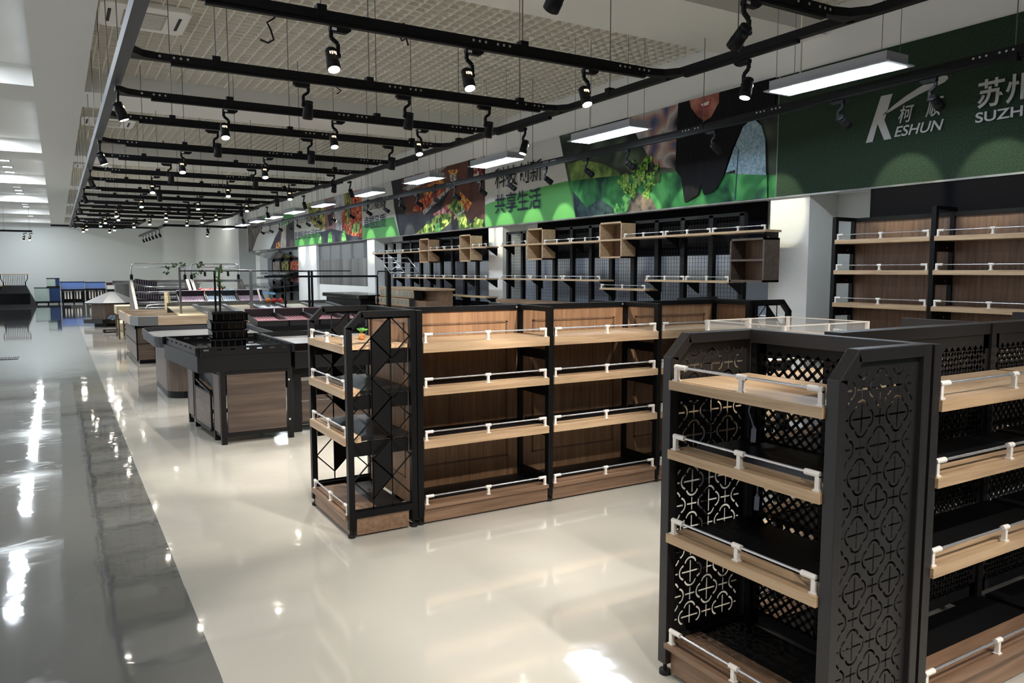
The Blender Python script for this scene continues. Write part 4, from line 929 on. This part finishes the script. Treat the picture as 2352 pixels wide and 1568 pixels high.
# ================================================================ produce stands along the aisle
# black bin with wood panels in front
t = thing('produce_bin', 'glossy black produce bin with brown wood panels, nearest stand along the aisle', 'produce stand', (1.6, 8.2, 0))
L_ = lambda s: (1.28 - .073*s, 7.51 + s)                      # left face runs slightly askew
def post(b, x, y, w=.045, z0=0, z1=.70): b.box(x - w/2, x + w/2, y - w/2, y + w/2, z0, z1)
b = MB()
for s in (0.02, .28, 1.08, 1.38): x, y = L_(s); post(b, x + .02, y, .05)
for x, y in ((1.93, 7.535), (1.93, 8.9)): post(b, x, y, .05)
b.box(1.28, 1.95, 7.515, 7.55, .07, .11); b.box(1.28, 1.95, 7.515, 7.55, .665, .70); b.box(1.22, 1.95, 8.86, 8.92, .07, .11)
for s0, s1 in ((.02, 1.38),):
    for z in (.07, .68): b.bar((L_(s0)[0] + .02, L_(s0)[1], z + .01), (L_(s1)[0] + .02, L_(s1)[1], z + .01), .03, .03)
b.build('frame', M['black'], t)
MB().box(1.335, 1.885, 7.513, 7.53, .112, .668).build('side_panel', M['binwood'], t, label='grey brown wood panel')
for s0, s1 in ((.04, .25), (1.12, 1.34)):
    b = MB(); p, q = L_(s0), L_(s1); b.bar((p[0], p[1], .385), (q[0], q[1], .385), .016, .56); b.build('side_panel', M['greyoak_z'], t)
b = MB(); p, q = L_(.34), L_(.98); b.bar((p[0] - .012, p[1], .27), (q[0] - .012, q[1], .27), .016, .36); dr = b.build('flap_door', M['greyoak_y'], t, label='low pull-out flap in pale grey wood')
b = MB()
for z in (.085, .455): b.bar((p[0] - .012, p[1], z), (q[0] - .012, q[1], z), .03, .02)
for r_ in (p, q): b.bar((r_[0] - .012, r_[1], .08), (r_[0] - .012, r_[1], .46), .03, .02)
b.bar((p[0] - .012, p[1], .46), (q[0] - .0, q[1], .52), .02, .02); b.build('flap_frame', M['black'], dr)
MB().box(1.27, 1.93, 7.56, 8.88, .5, .68).build('inner_body', M['black'], t)
b = MB(); b.prism([(1.08, 7.5), (1.945, 7.5), (1.945, 9.0), (.965, 9.0)], 'z', .70, .86); b.build('tray_skirt', M['black'], t, bevel=.008)
b = MB(); A_ = [(1.10, 7.5), (1.945, 7.5), (1.945, 9.0), (.99, 9.0)]
for p, q in zip(A_, A_[1:] + A_[:1]):
    for z0, z1 in ((.86, .906), (.92, .94)): b.bar((p[0], p[1], (z0+z1)/2), (q[0], q[1], (z0+z1)/2), .014, z1 - z0)
    n = 7; pl = math.hypot(q[0]-p[0], q[1]-p[1]) / n * .6
    for k in range(n + 1):
        f_ = k / n; c = (p[0] + (q[0]-p[0])*f_, p[1] + (q[1]-p[1])*f_); b.bar((c[0], c[1], .86), (c[0], c[1], .938), .010, pl, (q[0]-p[0], q[1]-p[1], 0))
b.build('slotted_rim', M['black'], t)
MB().box(1.12, 1.93, 7.53, 8.97, .862, .868).build('tray_floor', M['gloss'], t)
b = MB(); b.bar((1.075, 7.66, .765), (1.068, 7.72, .775), .004, .022); b.build('sticker', M['paleblue'], t, label='small shiny blue sticker')
for x, z in ((1.918, .19), (1.918, .585)): MB().cyl((x, 7.512, z), (x, 7.506, z), .010, 10).build('bolt', M['bolt'], t)
# stacked stepped black crates standing on it
for k in range(4):
    z0 = .868 + k*.092; dx = .012*(k % 2); dy = -.02*k; x0, y0 = 1.315 + dx, 8.16 + dy
    tt = thing('plastic_crate', '', 'crate', (x0 + .17, y0 + .12, z0), 'stack of black crates on the black produce bin')
    tt['label'] = 'shallow black plastic crate, %s of the stack on the black produce bin' % ['bottom one', 'second from the bottom', 'third from the bottom', 'topmost'][k]
    b = MB(); b.box(x0, x0 + .34, y0, y0 + .012, z0, z0 + .085); b.box(x0, x0 + .34, y0 + .25, y0 + .262, z0, z0 + .085); b.box(x0, x0 + .012, y0, y0 + .262, z0, z0 + .085); b.box(x0 + .328, x0 + .34, y0, y0 + .262, z0, z0 + .085); b.box(x0, x0 + .34, y0, y0 + .262, z0, z0 + .008)
    b.build('crate_body', M['gloss'], tt)
    MB().box(x0 - .012, x0 + .352, y0 - .012, y0 + .006, z0 + .072, z0 + .088).build('rim', M['crate'], tt)
    b = MB()
    for q in range(5): b.box(x0 + .03 + q*.065, x0 + .04 + q*.065, y0 - .014, y0 - .002, z0 + .01, z0 + .072)
    b.each('rib', M['crate'], tt)
# grey topped stand between the bin and the lattice unit
t = thing('produce_stand', 'black produce stand with grey stone-look tray top, right of the black bin', 'produce stand', (2.6, 8.4, 0))
b = MB()
for x in (2.06, 3.2):
    for y in (7.78, 9.0): post(b, x, y, .08, 0, .68)
b.box(2.02, 3.24, 7.75, 7.79, .045, .09); b.box(2.02, 3.24, 7.75, 7.79, .58, .68); b.box(2.02, 3.24, 8.98, 9.02, .58, .68); b.box(2.04, 2.08, 7.78, 9.0, .6, .68); b.box(3.18, 3.22, 7.78, 9.0, .6, .68); b.build('frame', M['black'], t)
b = MB(); b.box(2.11, 3.15, 7.765, 7.78, .10, .305); b.build('side_panel', M['binwood'], t); MB().box(2.11, 3.15, 7.765, 7.78, .315, .52).build('side_panel', M['binwood'], t)
MB().box(2.1, 3.18, 7.74, 7.75, .068, .075).build('base_strip', M['steel'], t, label='thin shiny base strip')
b = MB(); b.cyl((2.42, 7.764, .40), (2.42, 7.7635, .40), .085, 24); b.cyl((2.42, 7.7634, .40), (2.42, 7.763, .40), .078, 24)
ring = MB(); n = 28
ring.add([(2.42 + r_*math.cos(a), 7.7635, .42 + r_*math.sin(a)) for a in [math.radians(200 + 140*k/n) for k in range(n+1)] for r_ in (.098, .092)], [(2*k, 2*k+1, 2*k+3, 2*k+2) for k in range(n)])
ring.build('printed_ring', M['black'], t, label='curved black print on the wood panel')
MB().box(1.99, 3.3, 7.55, 9.2, .68, .86).build('tray_skirt', M['black'], t, bevel=.01)
MB().box(2.0, 3.26, 7.59, 9.16, .86, .872).build('tray_floor', M['marble'], t)
b = MB(); 
for p, q in (((2.0,7.56),(3.29,7.56)),((3.29,7.56),(3.29,9.19)),((3.29,9.19),(2.0,9.19)),((2.0,9.0),(2.0,7.56))): b.bar((p[0],p[1],.895), (q[0],q[1],.895), .02, .07)
b.build('tray_rim', M['gloss'], t)
# curved wood stand with grey tray
t = thing('produce_stand', 'produce stand with rounded wood body and rimmed grey tray top, second along the aisle', 'produce stand', (1.8, 11.2, 0))
def rounded(x0, x1, y0, y1, r, n=6):
    P = []
    for cx, cy, a0 in ((x0+r, y0+r, 180), (x1-r, y0+r, 270), (x1-r, y1-r, 0), (x0+r, y1-r, 90)):
        P += [(cx + r*math.cos(math.radians(a0 + 90*k/n)), cy + r*math.sin(math.radians(a0 + 90*k/n))) for k in range(n+1)]
    return P
MB().prism(rounded(1.17, 2.3, 10.58, 12.2, .24), 'z', 0, .09).build('base', M['black'], t)
MB().prism(rounded(1.165, 2.3, 10.57, 12.2, .25), 'z', .09, .66).build('body', M['greyoak_z'], t)
MB().prism(rounded(1.14, 2.34, 10.5, 12.25, .27), 'z', .66, .69).build('top_band', M['greytop'], t)
outl = rounded(1.02, 2.5, 10.25, 12.4, .36)
MB().prism(outl, 'z', .69, .75).build('tray_skirt', M['darkgrey'], t)
MB().prism(rounded(1.05, 2.47, 10.28, 12.37, .34), 'z', .75, .765).build('tray_floor', M['greytop'], t)
b = MB()
for p, q in zip(outl, outl[1:] + outl[:1]): b.bar((p[0], p[1], .785), (q[0], q[1], .785), .02, .08)
b.build('tray_rim', M['darkgrey'], t)
# pink crates stand
t = thing('crate_stand', 'black stand behind the black bin with a railed row of sloping dusty pink crates', 'produce stand', (3.6, 12.2, 0))
MB().box(2.56, 5.0, 11.75, 12.9, 0, .80).build('body', M['black'], t)
b = MB()
for x in (3.25, 4.87): b.box(x - .012, x + .012, 12.80, 12.824, .8, 1.56); b.box(x - .02, x + .02, 12.79, 12.83, 1.10, 1.16)
b.box(2.92, 4.87, 12.80, 12.824, 1.54, 1.575); b.build('rail_frame', M['black'], t)
def crate(x0, y0, z0, w, d, tilt, m, mi, lab, grp, h=.09):
    """open crate sloping towards the camera"""
    tt = thing('plastic_crate', lab, 'crate', (x0 + w/2, y0, z0), grp)
    ca, sa = math.cos(tilt), math.sin(tilt); f = lambda u, v, z: (x0 + u, y0 + v*ca - z*sa, z0 + v*sa + z*ca)
    b = MB(f); b.box(0, w, 0, .012, 0, h); b.box(0, w, d - .012, d, 0, h*1.6); b.box(0, .012, 0, d, 0, h); b.box(w - .012, w, 0, d, 0, h); b.build('crate_walls', m, tt)
    b = MB(f); b.box(.012, w - .012, .012, d - .012, 0, .01)
    n = int(w / .05)
    for k in range(n): b.box(.02 + k*.05, .035 + k*.05, .015, d - .015, .01, .022)
    b.build('ribbed_floor', mi, tt)
    b = MB(f); b.box(-.006, w + .006, -.006, .014, h, h + .01); b.box(-.006, w + .006, d - .014, d + .006, h*1.6, h*1.6 + .01); b.each('rim', mi, tt)
    return tt
for k in range(5): crate(2.57 + k*.475, 11.78, .805, .46, .95, .09, M['crate'], M['cratepink'], 'dusty pink floored black crate, %s from the left in the railed row' % ORD[k], 'pink floored crates')
# long island with wood rim and steel trays
t = thing('island_counter', 'long wooden island counter with steel topped rim and tall rail, third along the aisle', 'produce stand', (3.1, 15.8, 0))
MB().box(1.20, 5.2, 14.98, 17.3, 0, .07).build('base', M['black'], t)
b = MB(); b.box(1.16, 5.2, 14.93, 17.35, .07, .66); bd = b.build('body', M['greyoak_x'], t)
b = MB(); b.box(1.15, 5.2, 14.92, 14.93, .35, .365)
for x in (1.165, 1.46): b.box(x - .012, x + .012, 14.915, 14.935, .05, .66)
b.box(1.15, 1.16, 14.93, 17.35, .35, .365); b.box(1.14, 1.18, 14.9, 17.36, .62, .68); b.box(1.14, 5.21, 14.9, 14.94, .64, .69); b.build('trim', M['black'], bd)
ou = [(1.10, 15.15), (1.2, 14.75), (5.25, 14.75), (5.25, 17.4), (1.06, 17.4)]
b = MB()
for p, q in zip(ou, ou[1:] + ou[:1]): b.bar((p[0], p[1], .77), (q[0], q[1], .77), .03, .16)
b.build('rim_board', M['rimwood'], t, label='pale wood rim board')
b = MB(); b.bar((1.10, 15.15, .77), (1.2, 14.74, .77), .036, .162); b.bar((1.2, 14.732, .77), (1.50, 14.732, .77), .008, .162); b.build('steel_corner', M['greytop'], t, label='grey metal corner of the rim')
MB().prism([(1.12, 15.2), (1.22, 14.78), (5.2, 14.78), (5.2, 17.36), (1.1, 17.36)], 'z', .70, .72).build('inner_floor', M['greytop'], t)
for k in range(6):
    x0 = 1.9 + k*.56; b = MB(); b.prism([(14.82, .80), (16.9, .92), (16.9, .93), (14.82, .81)], 'x', x0, x0 + .47); b.build('sloping_tray', M['steel'] if k % 2 else M['pine'], t)
    b = MB(); b.prism([(14.82, .82), (16.9, .93), (16.9, .965), (14.82, .855)], 'x', x0 + .47, x0 + .56); b.build('tray_divider', M['greytop'], t)
MB().box(1.9, 5.2, 16.9, 16.93, .80, 1.0).build('back_strip', M['steel'], t)
b = MB()
for x, w in ((1.98, .02), (3.27, .03)): b.box(x - w, x + w, 15.5 - w/2, 15.5 + w/2, .72, 1.72 if w < .025 else 1.66)
b.each('steel_post', M['steel'], t, label='steel post')
b = MB()
for x, w in ((2.60, .018), (2.68, .018), (4.42, .022), (4.48, .022)): b.box(x - w, x + w, 15.5 - w/2, 15.5 + w/2, .72, 1.66)
b.each('black_post', M['black'], t)
b = MB(); b.box(1.98, 5.3, 15.49, 15.52, 1.64, 1.66); b.build('hanging_rail', M['black'], t)
b = MB(); b.tube([(1.98, 15.5, 1.70), (4.45, 15.5, 1.63)], .006, 6); b.build('cross_tube', M['chrome'], t)
b = MB(); 
for x in (2.42, 2.84): b.tube([(x, 15.5, 1.64), (x, 15.46, 1.62), (x, 15.45, 1.55)], .022, 6)
b.each('hook', M['black'], t)
# heavy post with tilted chrome rack
t = thing('promotion_post', 'thick black post carrying a tilted chrome sign rack, right of the island rail', 'sign rack', (5.14, 12.95, 0))
MB().box(5.10, 5.17, 12.92, 12.99, 0, 1.67).build('post', M['black'], t); MB().box(5.03, 5.42, 12.92, 13.2, 0, .06).build('base', M['black'], t)
MB().tube([(4.93, 12.95, 1.58), (4.93, 12.95, 1.64), (5.4, 12.95, 1.66), (5.46, 12.95, 1.60)], .012, 8).build('arm', M['black'], t)
f = lambda u, v: (4.86 + u*.56 + v*.13, 12.72 - v*.22, 1.88 - v*.26)
b = MB()
for v in (0, .33, .66, 1): b.tube([f(0, v), f(1, v)], .0085, 6)
for u in (0, .48, 1): b.tube([f(u, 0), f(u, 1)], .0085, 6)
b.tube([f(.48, 1), (5.13, 12.95, 1.60)], .010, 6); b.tube([f(.48, .5), (5.13, 12.95, 1.62)], .010, 6); b.build('tilted_rack', M['chrome'], t)
# A-board easel and fruit
t = thing('easel_board', 'small pale pine A-shaped easel board standing behind the island counter', 'easel', (1.98, 17.55, .0))
b = MB(); b.prism([(17.48, .70), (17.56, 1.20), (17.60, 1.20), (17.53, .70)], 'x', 1.93, 2.0); b.bar((1.93, 17.6, .70), (2.0, 17.56, 1.22), .04, .02); b.build('front_board', M['pine'], t); MB().bar((2.08, 17.62, .70), (2.0, 17.58, 1.22), .04, .02).build('rear_leg', M['pine'], t)
MB().box(1.85, 2.15, 17.45, 17.7, 0, .70).build('support_box', M['black'], t)
def fruit(name, x, y, z, r, m, lab, grp=None, cat='fruit', sz=.9):
    o = thing(name, lab, cat, (x, y, z), grp); MB().ball((x, y, z + r*sz), r, 8, sz).build('fruit_body', m, o); MB().cyl((x, y, z + 2*r*sz - .01), (x + .005, y, z + 2*r*sz + .015), .004, 5).build('stalk', M['green'], o)
fruit('lemon', 2.44, 14.86, .80, .05, M['yellow'], 'yellow lemon at the front of the island counter, left of the crate stack', cat='fruit')
fruit('lemon', 2.54, 14.88, .80, .045, M['yellow'], 'smaller yellow lemon close beside the stack of black crates')
# ================================================================ steel slanted displays and the far end of the hall
def slant(x0, x1, y0, lab, tiers):
    t = thing('slanted_display', lab, 'produce stand', ((x0+x1)/2, y0 + .6, 0), 'slanted steel produce displays')
    y1 = y0 + 1.5
    for x in (x0, x1 - .05):
        b = MB(); b.prism([(y0, 0), (y1, 0), (y1, 1.40), (y1 - .3, 1.40), (y0, .80)], 'x', x, x + .05); s_ = b.build('side_board', M['greyoak_z'], t)
        b = MB(); b.bar((x + .025, y0 - .01, .80), (x + .025, y1 - .3, 1.43), .06, .04); b.build('steel_edge', M['steel'], s_)
    MB().box(x0 + .05, x1 - .05, y0 + .05, y1 - .02, 0, .72).build('body', M['black'], t)
    MB().box(x0, x1, y1 - .3, y1, 1.38, 1.44).build('top_cap', M['steel'], t)
    n = tiers
    for k in range(n):
        ya = y0 + .06 + k*(1.1/n); za = .78 + k*(.56/n)
        o = MB().box(x0 + .06, x1 - .06, ya, ya + 1.1/n + .04, za - .04, za).build('tier', M['crate'], t)
        b = MB(); b.tube([(x0 + .1, ya, za + .05), (x1 - .1, ya, za + .05)], .009, 6); b.build('tier_rail', M['chrome'], o)
    for x in (x0 + .05, x1 - .05): MB().cyl((x, y1 - .15, 1.42), (x, y1 - .15, 1.56), .035, 10).build('socket', M['black'], t)
    r = .08; hp = [(x0 + .05, y1 - .15, 1.5), (x0 + .05, y1 - .15, 1.82 - r), (x0 + .07, y1 - .15, 1.80), (x0 + .05 + r, y1 - .15, 1.82), (x1 - .05 - r, y1 - .15, 1.82), (x1 - .07, y1 - .15, 1.80), (x1 - .05, y1 - .15, 1.82 - r), (x1 - .05, y1 - .15, 1.5)]
    b = MB(); b.tube(hp, .016, 8); b.tube([(x0 + .05, y1 - .15, 1.74), (x1 - .05, y1 - .15, 1.74)], .014, 8); b.build('hoop', M['chrome'], t)
    MB().tube([(x0 + .2, y0 + .02, .80), (x0 + .24, y0 + .0, .88), (x0 + .34, y0, .9), (x1 - .2, y0, .9)], .016, 8).build('front_rail', M['chrome'], t)
    return t
slant(1.46, 2.73, 18.7, 'left slanted steel display with black tiers and chrome hoop, behind the island counter', 5)
slant(2.78, 3.98, 18.7, 'right slanted steel display holding red fruit under a chrome hoop, behind the island counter', 3)
for k in range(3):
    x0 = 1.60; z = 1.0 + .16*k; y0 = 19.2 + .3*k
    tt = thing('plastic_crate', 'black ribbed crate, %s of three leaning at the left side of the left slanted display' % ['lowest', 'middle', 'topmost'][k], 'crate', (x0, y0, z), 'crates on the left slanted display')
    b = MB(); b.bar((x0 - .05, y0, z + .10), (x0 + .42, y0 - .05, z + .02), .02, .11); b.build('crate_body', M['crate'], tt)
    b = MB()
    for q in range(9): c = x0 - .03 + q*.05; b.box(c, c + .016, y0 - .075, y0 - .01, z + .05 - q*.008, z + .14 - q*.008)
    b.each('rib', M['crateviolet'], tt)
crate(2.20, 17.5, .91, .56, .42, .45, M['crate'], M['crateviolet'], 'violet grey sloping crate at the left in front of the red fruit', 'sloping crates behind the island counter')
crate(2.78, 17.5, .91, .30, .42, .45, M['crate'], M['crateblue'], 'narrow blue grey sloping crate below the red fruit', 'sloping crates behind the island counter')
crate(3.10, 17.5, .91, .32, .42, .45, M['crate'], M['crateblue'], 'blue grey sloping crate right of the black posts', 'sloping crates behind the island counter')
crate(3.44, 17.5, .91, .56, .42, .45, M['crate'], M['crateviolet'], 'violet grey sloping crate at the right, beside the white sign post', 'sloping crates behind the island counter')
MB().box(2.15, 4.1, 17.45, 18.25, 0, .90).build('crate_table', M['black'], None, 'plain black table carrying the sloping crates behind the island counter', 'table')
b = MB(); rnd = random.Random(5)
for k in range(42): b.ball((2.86 + rnd.random()*.5, 18.95 + rnd.random()*.3, 1.10 + rnd.random()*.12), .045, 6)
b.build('red_fruit_heap', M['pinkred'], None, 'heap of small red fruit on the right slanted display', 'fruit', kind='stuff')
for k, (x, m, nm, cl) in enumerate([(3.90, 'orange', 'orange', 'orange'), (4.03, 'red', 'tomato', 'red'), (4.16, 'red', 'tomato', 'red')]):
    fruit(nm, x, 16.8, .965, .055, M[m], '%s fruit, %s of the three at the back right of the island counter' % (cl, ['left', 'middle', 'right'][k]), 'fruit at the back of the island counter')
b = MB().bar((3.84, 17.2, .95), (3.78, 17.25, 1.25), .012, .035); b.build('card_holder', M['plastic'], None, 'white leaning card holder above the red fruit at the back of the island', 'card holder')
def vine(pts, lab, seed, fl):
    t = thing('artificial_vine', lab, 'vine', pts[0], 'artificial vines on the chrome hoops'); MB().tube(pts, .006, 5).build('stem', M['green'], t)
    b = MB(); c = MB(); r = random.Random(seed)
    for p in pts:
        for k in range(5):
            q = Vector(p) + Vector((r.uniform(-.06, .06), r.uniform(-.04, .04), r.uniform(-.05, .05))); d = Vector((r.uniform(-1, 1), r.uniform(-.4, .4), r.uniform(-1, 1))).normalized()*.045; s_ = Vector((d.z, .01, -d.x))*.5
            b.add([q - d, q + s_, q + d, q - s_], [(0, 1, 2, 3)])
        if fl: c.ball(tuple(Vector(p) + Vector((.04, -.03, .02))), .011, 5)
    b.build('leaf_cluster', mat('vine leaf', (52, 92, 52), .6), t)
    if fl: c.build('flower', M['orange'], t)
vine([(2.64, 20.0, 1.82), (2.45, 20.0, 1.80), (2.32, 20.0, 1.70), (2.25, 20.0, 1.58)], 'dark green artificial vine hanging from the left chrome hoop', 1, False)
vine([(3.05, 20.0, 1.84), (3.0, 20.0, 1.74), (3.02, 20.0, 1.62), (2.93, 20.0, 1.54)], 'green artificial vine with orange flowers hanging from the right chrome hoop', 2, True)
vine([(2.66, 15.45, 1.72), (2.66, 15.45, 1.64), (2.68, 15.44, 1.50), (2.70, 15.44, 1.36)], 'slim flowering vine twisted around the black posts of the island counter', 4, True)
# octagonal promotion stand
t = thing('octagonal_stand', 'dark octagonal promotion stand with pale pyramid top at the edge of the aisle', 'produce stand', (1.42, 26.2, 0))
oc = lambda r, n=8, cx=1.42, cy=26.2: [(cx + r*math.cos(math.pi/8 + 2*math.pi*k/n), cy + r*math.sin(math.pi/8 + 2*math.pi*k/n)) for k in range(n)]
MB().prism(oc(.62), 'z', .14, .68).build('body', M['greyoak_z'], t)
b = MB(); n = 8; lo, hi = oc(.80), oc(.10); b.add([(x, y, .70) for x, y in lo] + [(x, y, 1.02) for x, y in hi], [(i, (i+1) % n, n+(i+1) % n, n+i) for i in range(n)] + [tuple(range(n-1, -1, -1)), tuple(range(n, 2*n))]); b.build('pyramid_top', M['greytop'], t)
MB().prism(oc(.80), 'z', .67, .70).build('edge_band', M['gloss'], t)
MB().prism(oc(.86), 'z', .10, .22).build('lower_tray', M['gloss'], t); MB().prism(oc(.55), 'z', 0, .10).build('plinth', M['black'], t)
b = MB(); rnd = random.Random(9)
for k in range(60): b.ball((1.55 + rnd.uniform(-.3, .3), 25.42 + rnd.uniform(-.08, .1), .22 + rnd.random()*.10), .03, 5)
b.build('blue_fruit_heap', M['crateblue'], None, 'heap of small blue grey goods on the lower tray of the octagonal stand', 'produce', kind='stuff')
# pallets and pine box by the island
for k in range(2):
    tt = thing('wooden_pallet', 'small pale pine pallet on the floor by the island counter, %s of the pair' % ['lower', 'upper'][k], 'pallet', (1.58, 23.9, .11*k), 'stacked pine pallets')
    z = .11*k; MB().box(1.42, 1.86, 23.3, 24.9, z + .085, z + .11).build('deck_boards', M['pine'], tt); MB().box(1.42, 1.86, 23.3, 24.9, z, z + .02).build('bottom_boards', M['pine'], tt)
    b = MB()
    for x in (1.42, 1.60, 1.78): b.box(x, x + .08, 23.3, 24.9, z + .02, z + .085)
    b.each('bearer', M['pine'], tt)
t = thing('pine_crate_stand', 'pale pine slatted crate on legs beside the island counter, above the pallets', 'crate', (1.42, 21, 0))
MB().box(1.2, 1.75, 20.7, 21.6, .60, .80).build('box', M['pine'], t)
for x in (1.22, 1.38, 1.54, 1.70):
    MB().box(x, x + .04, 20.72, 20.76, 0, .60).build('leg', M['greyoak_z'], t); MB().box(x, x + .04, 21.54, 21.58, 0, .60).build('leg', M['greyoak_z'], t)
# long stainless counter far off
t = thing('steel_counter', 'long stainless steel counter with splashback far behind the slanted displays', 'counter', (3.1, 30.4, 0))
MB().box(1.75, 4.5, 30.0, 30.8, 0, 1.17).build('body', M['steel'], t); MB().box(1.7, 4.55, 29.95, 30.85, 1.17, 1.20).build('worktop', M['steel'], t); MB().box(1.7, 4.55, 30.8, 30.85, 1.20, 1.30).build('splashback', M['steel'], t)
# fish tanks
def tank(x0, x1, z0, z1, y, lab, back, side=None, wat=None):
    t = thing('fish_tank', lab, 'fish tank', ((x0+x1)/2, y + .4, z0), 'empty fish tanks by the far wall')
    b = MB(); b.box(x0, x1, y, y + .01, z0, z1); b.box(x0, x0 + .01, y, y + .8, z0, z1); b.box(x1 - .01, x1, y, y + .8, z0, z1); b.build('glass_walls', M['glass'] if back != 'blue' else M['acrylic'], t)
    MB().box(x0, x1, y + .25, y + .27, z0, z1).build('back_pane', M[back], t); MB().box(x0, x1, y, y + .8, z0 - .03, z0).build('tank_floor', M['black'], t)
    b = MB(); b.box(x0 - .01, x1 + .01, y - .01, y + .02, z1, z1 + .04); b.box(x0 - .01, x0 + .02, y, y + .8, z1, z1 + .04); b.box(x1 - .02, x1 + .01, y, y + .8, z1, z1 + .04); b.build('top_frame', M['gloss'], t)
    if side: MB().box(side, x1, y - .012, y - .002, z0, z1).build('side_panel', M['navy'], t, label='navy blue end panel')
    MB().cyl((x0 + .15, y + .5, z0), (x0 + .15, y + .5, z1 - .1), .04, 8).build('pump', M['plastic'], t)
tank(-.98, .10, .16, .80, 44.0, 'lowest left glass fish tank with navy end panel, on the low floor stand', 'glass', -.36)
tank(-.45, .10, .90, 1.26, 44.0, 'upper left glass fish tank with navy end panel by the far wall', 'glass', -.08)
tank(.12, 1.18, .74, 1.08, 44.0, 'bright blue fish tank in the middle of the far wall', 'blue'); tank(1.20, 2.10, .76, 1.06, 44.0, 'right bright blue fish tank beside the maroon cabinet', 'blue')
def tstand(x0, x1, z, lab, lt):
    t = thing('tank_stand', lab, 'stand', ((x0+x1)/2, 44.4, 0), 'black fish tank stands'); MB().box(x0, x1, 43.98, 44.8, z - .06, z).build('top', M['black'], t)
    for x in (x0 + .05, (x0+x1)/2, x1 - .1):
        for y in (44.0, 44.7): MB().box(x, x + .06, y, y + .06, 0, z - .06).build('leg', M['black'], t)
    if lt:
        MB().box(x0 + .02, x1 - .02, 44.1, 44.15, .06, z - .08).build('front_panel', M['gloss'], t)
        b = MB()
        for k in range(6): b.box(x0 + .15 + k*.13, x0 + .22 + k*.13, 44.08, 44.1, .25, .62)
        b.build('pipe_row', M['plastic'], t, label='row of white pipes')
tstand(-1.0, .10, .13, 'low black stand under the lowest left fish tank', False); tstand(.13, 1.18, .71, 'black stand under the middle blue fish tank with white pipes', True); tstand(1.2, 2.12, .73, 'black stand under the right blue fish tank with white pipes', True)
MB().box(-.47, .10, 44.0, 44.8, .842, .868).build('tank_shelf', M['black'], None, 'thin black shelf between the two left fish tanks', 'shelf')
t = thing('maroon_cabinet', 'black cabinet with maroon and white front, right of the blue fish tanks', 'cabinet', (2.45, 44.3, 0)); MB().box(2.18, 2.75, 44.0, 44.8, 0, .72).build('body', M['black'], t)
MB().box(2.18, 2.75, 44.0, 44.8, .72, .92).build('drawer_front', M['paper'], t, label='white band'); MB().box(2.18, 2.75, 44.0, 44.8, .92, 1.02).build('top_panel', M['maroon'], t); MB().box(2.16, 2.77, 43.98, 44.82, 1.02, 1.05).build('lid', M['black'], t)
# dark pyramid display at the left
t = thing('pyramid_display', 'dark stepped pyramid display with a slatted basket on top, far left in the aisle', 'display stand', (-1.6, 42, 0))
b = MB(); b.add([(-2.55, 41.3, 0), (-.85, 41.3, 0), (-.85, 42.9, 0), (-2.55, 42.9, 0), (-2.15, 41.7, .98), (-1.25, 41.7, .98), (-1.25, 42.5, .98), (-2.15, 42.5, .98)], [(0,3,2,1),(4,5,6,7),(0,1,5,4),(1,2,6,5),(2,3,7,6),(3,0,4,7)]); b.build('body', M['black'], t)
MB().box(-2.3, -1.1, 41.35, 41.45, .1, .62).build('front_panel', M['gloss'], t)
b = MB()
for k in range(13):
    x = -2.1 + k*.068; b.bar((x, 41.75, .98), (x, 41.75, 1.48), .018, .018)
b.each('basket_slat', M['black'], t)
b = MB()
for s, xx in ((-1, -2.12), (1, -1.26)): b.tube([(xx, 41.75, .98), (xx, 41.75, 1.12), (xx + s*.09, 41.75, 1.3), (xx + s*.09, 41.75, 1.48)], .02, 6)
b.build('side_scroll', M['black'], t); MB().box(-2.23, -1.15, 41.7, 42.4, 1.48, 1.51).build('top_board', M['oak_x'], t)
t = thing('side_table', 'low wooden topped table at the far left edge, behind the dark pyramid display', 'table', (-2.6, 43, 0)); MB().box(-3.4, -1.9, 42.95, 43.5, .92, .98).build('table_top', M['oak_x'], t); MB().box(-3.3, -2.0, 43.0, 43.45, 0, .92).build('body', M['black'], t)
# far wall light wash and a small hand cart
t = thing('floor_trolley', 'low black trolley on castors on the floor between octagonal stand and pallets', 'trolley', (1.25, 23.2, 0)); MB().box(1.0, 1.38, 22.95, 23.5, .06, .09).build('deck', M['black'], t)
for x in (1.03, 1.33):
    for y in (23.0, 23.44): MB().cyl((x, y - .015, .03), (x, y + .015, .03), .03, 10).build('castor', M['rubber'], t)

b = MB()
for k in range(14): b.box(-1.22 + k*.037, -1.20 + k*.037, 17.0, 17.35, 0, .006)
b.box(-1.24, -.70, 16.97, 17.0, 0, .006); b.box(-1.24, -.70, 17.35, 17.38, 0, .006)
b.build('floor_grate', M['darkgrey'], None, 'narrow dark drain grate set in the grey aisle floor', 'drain grate')
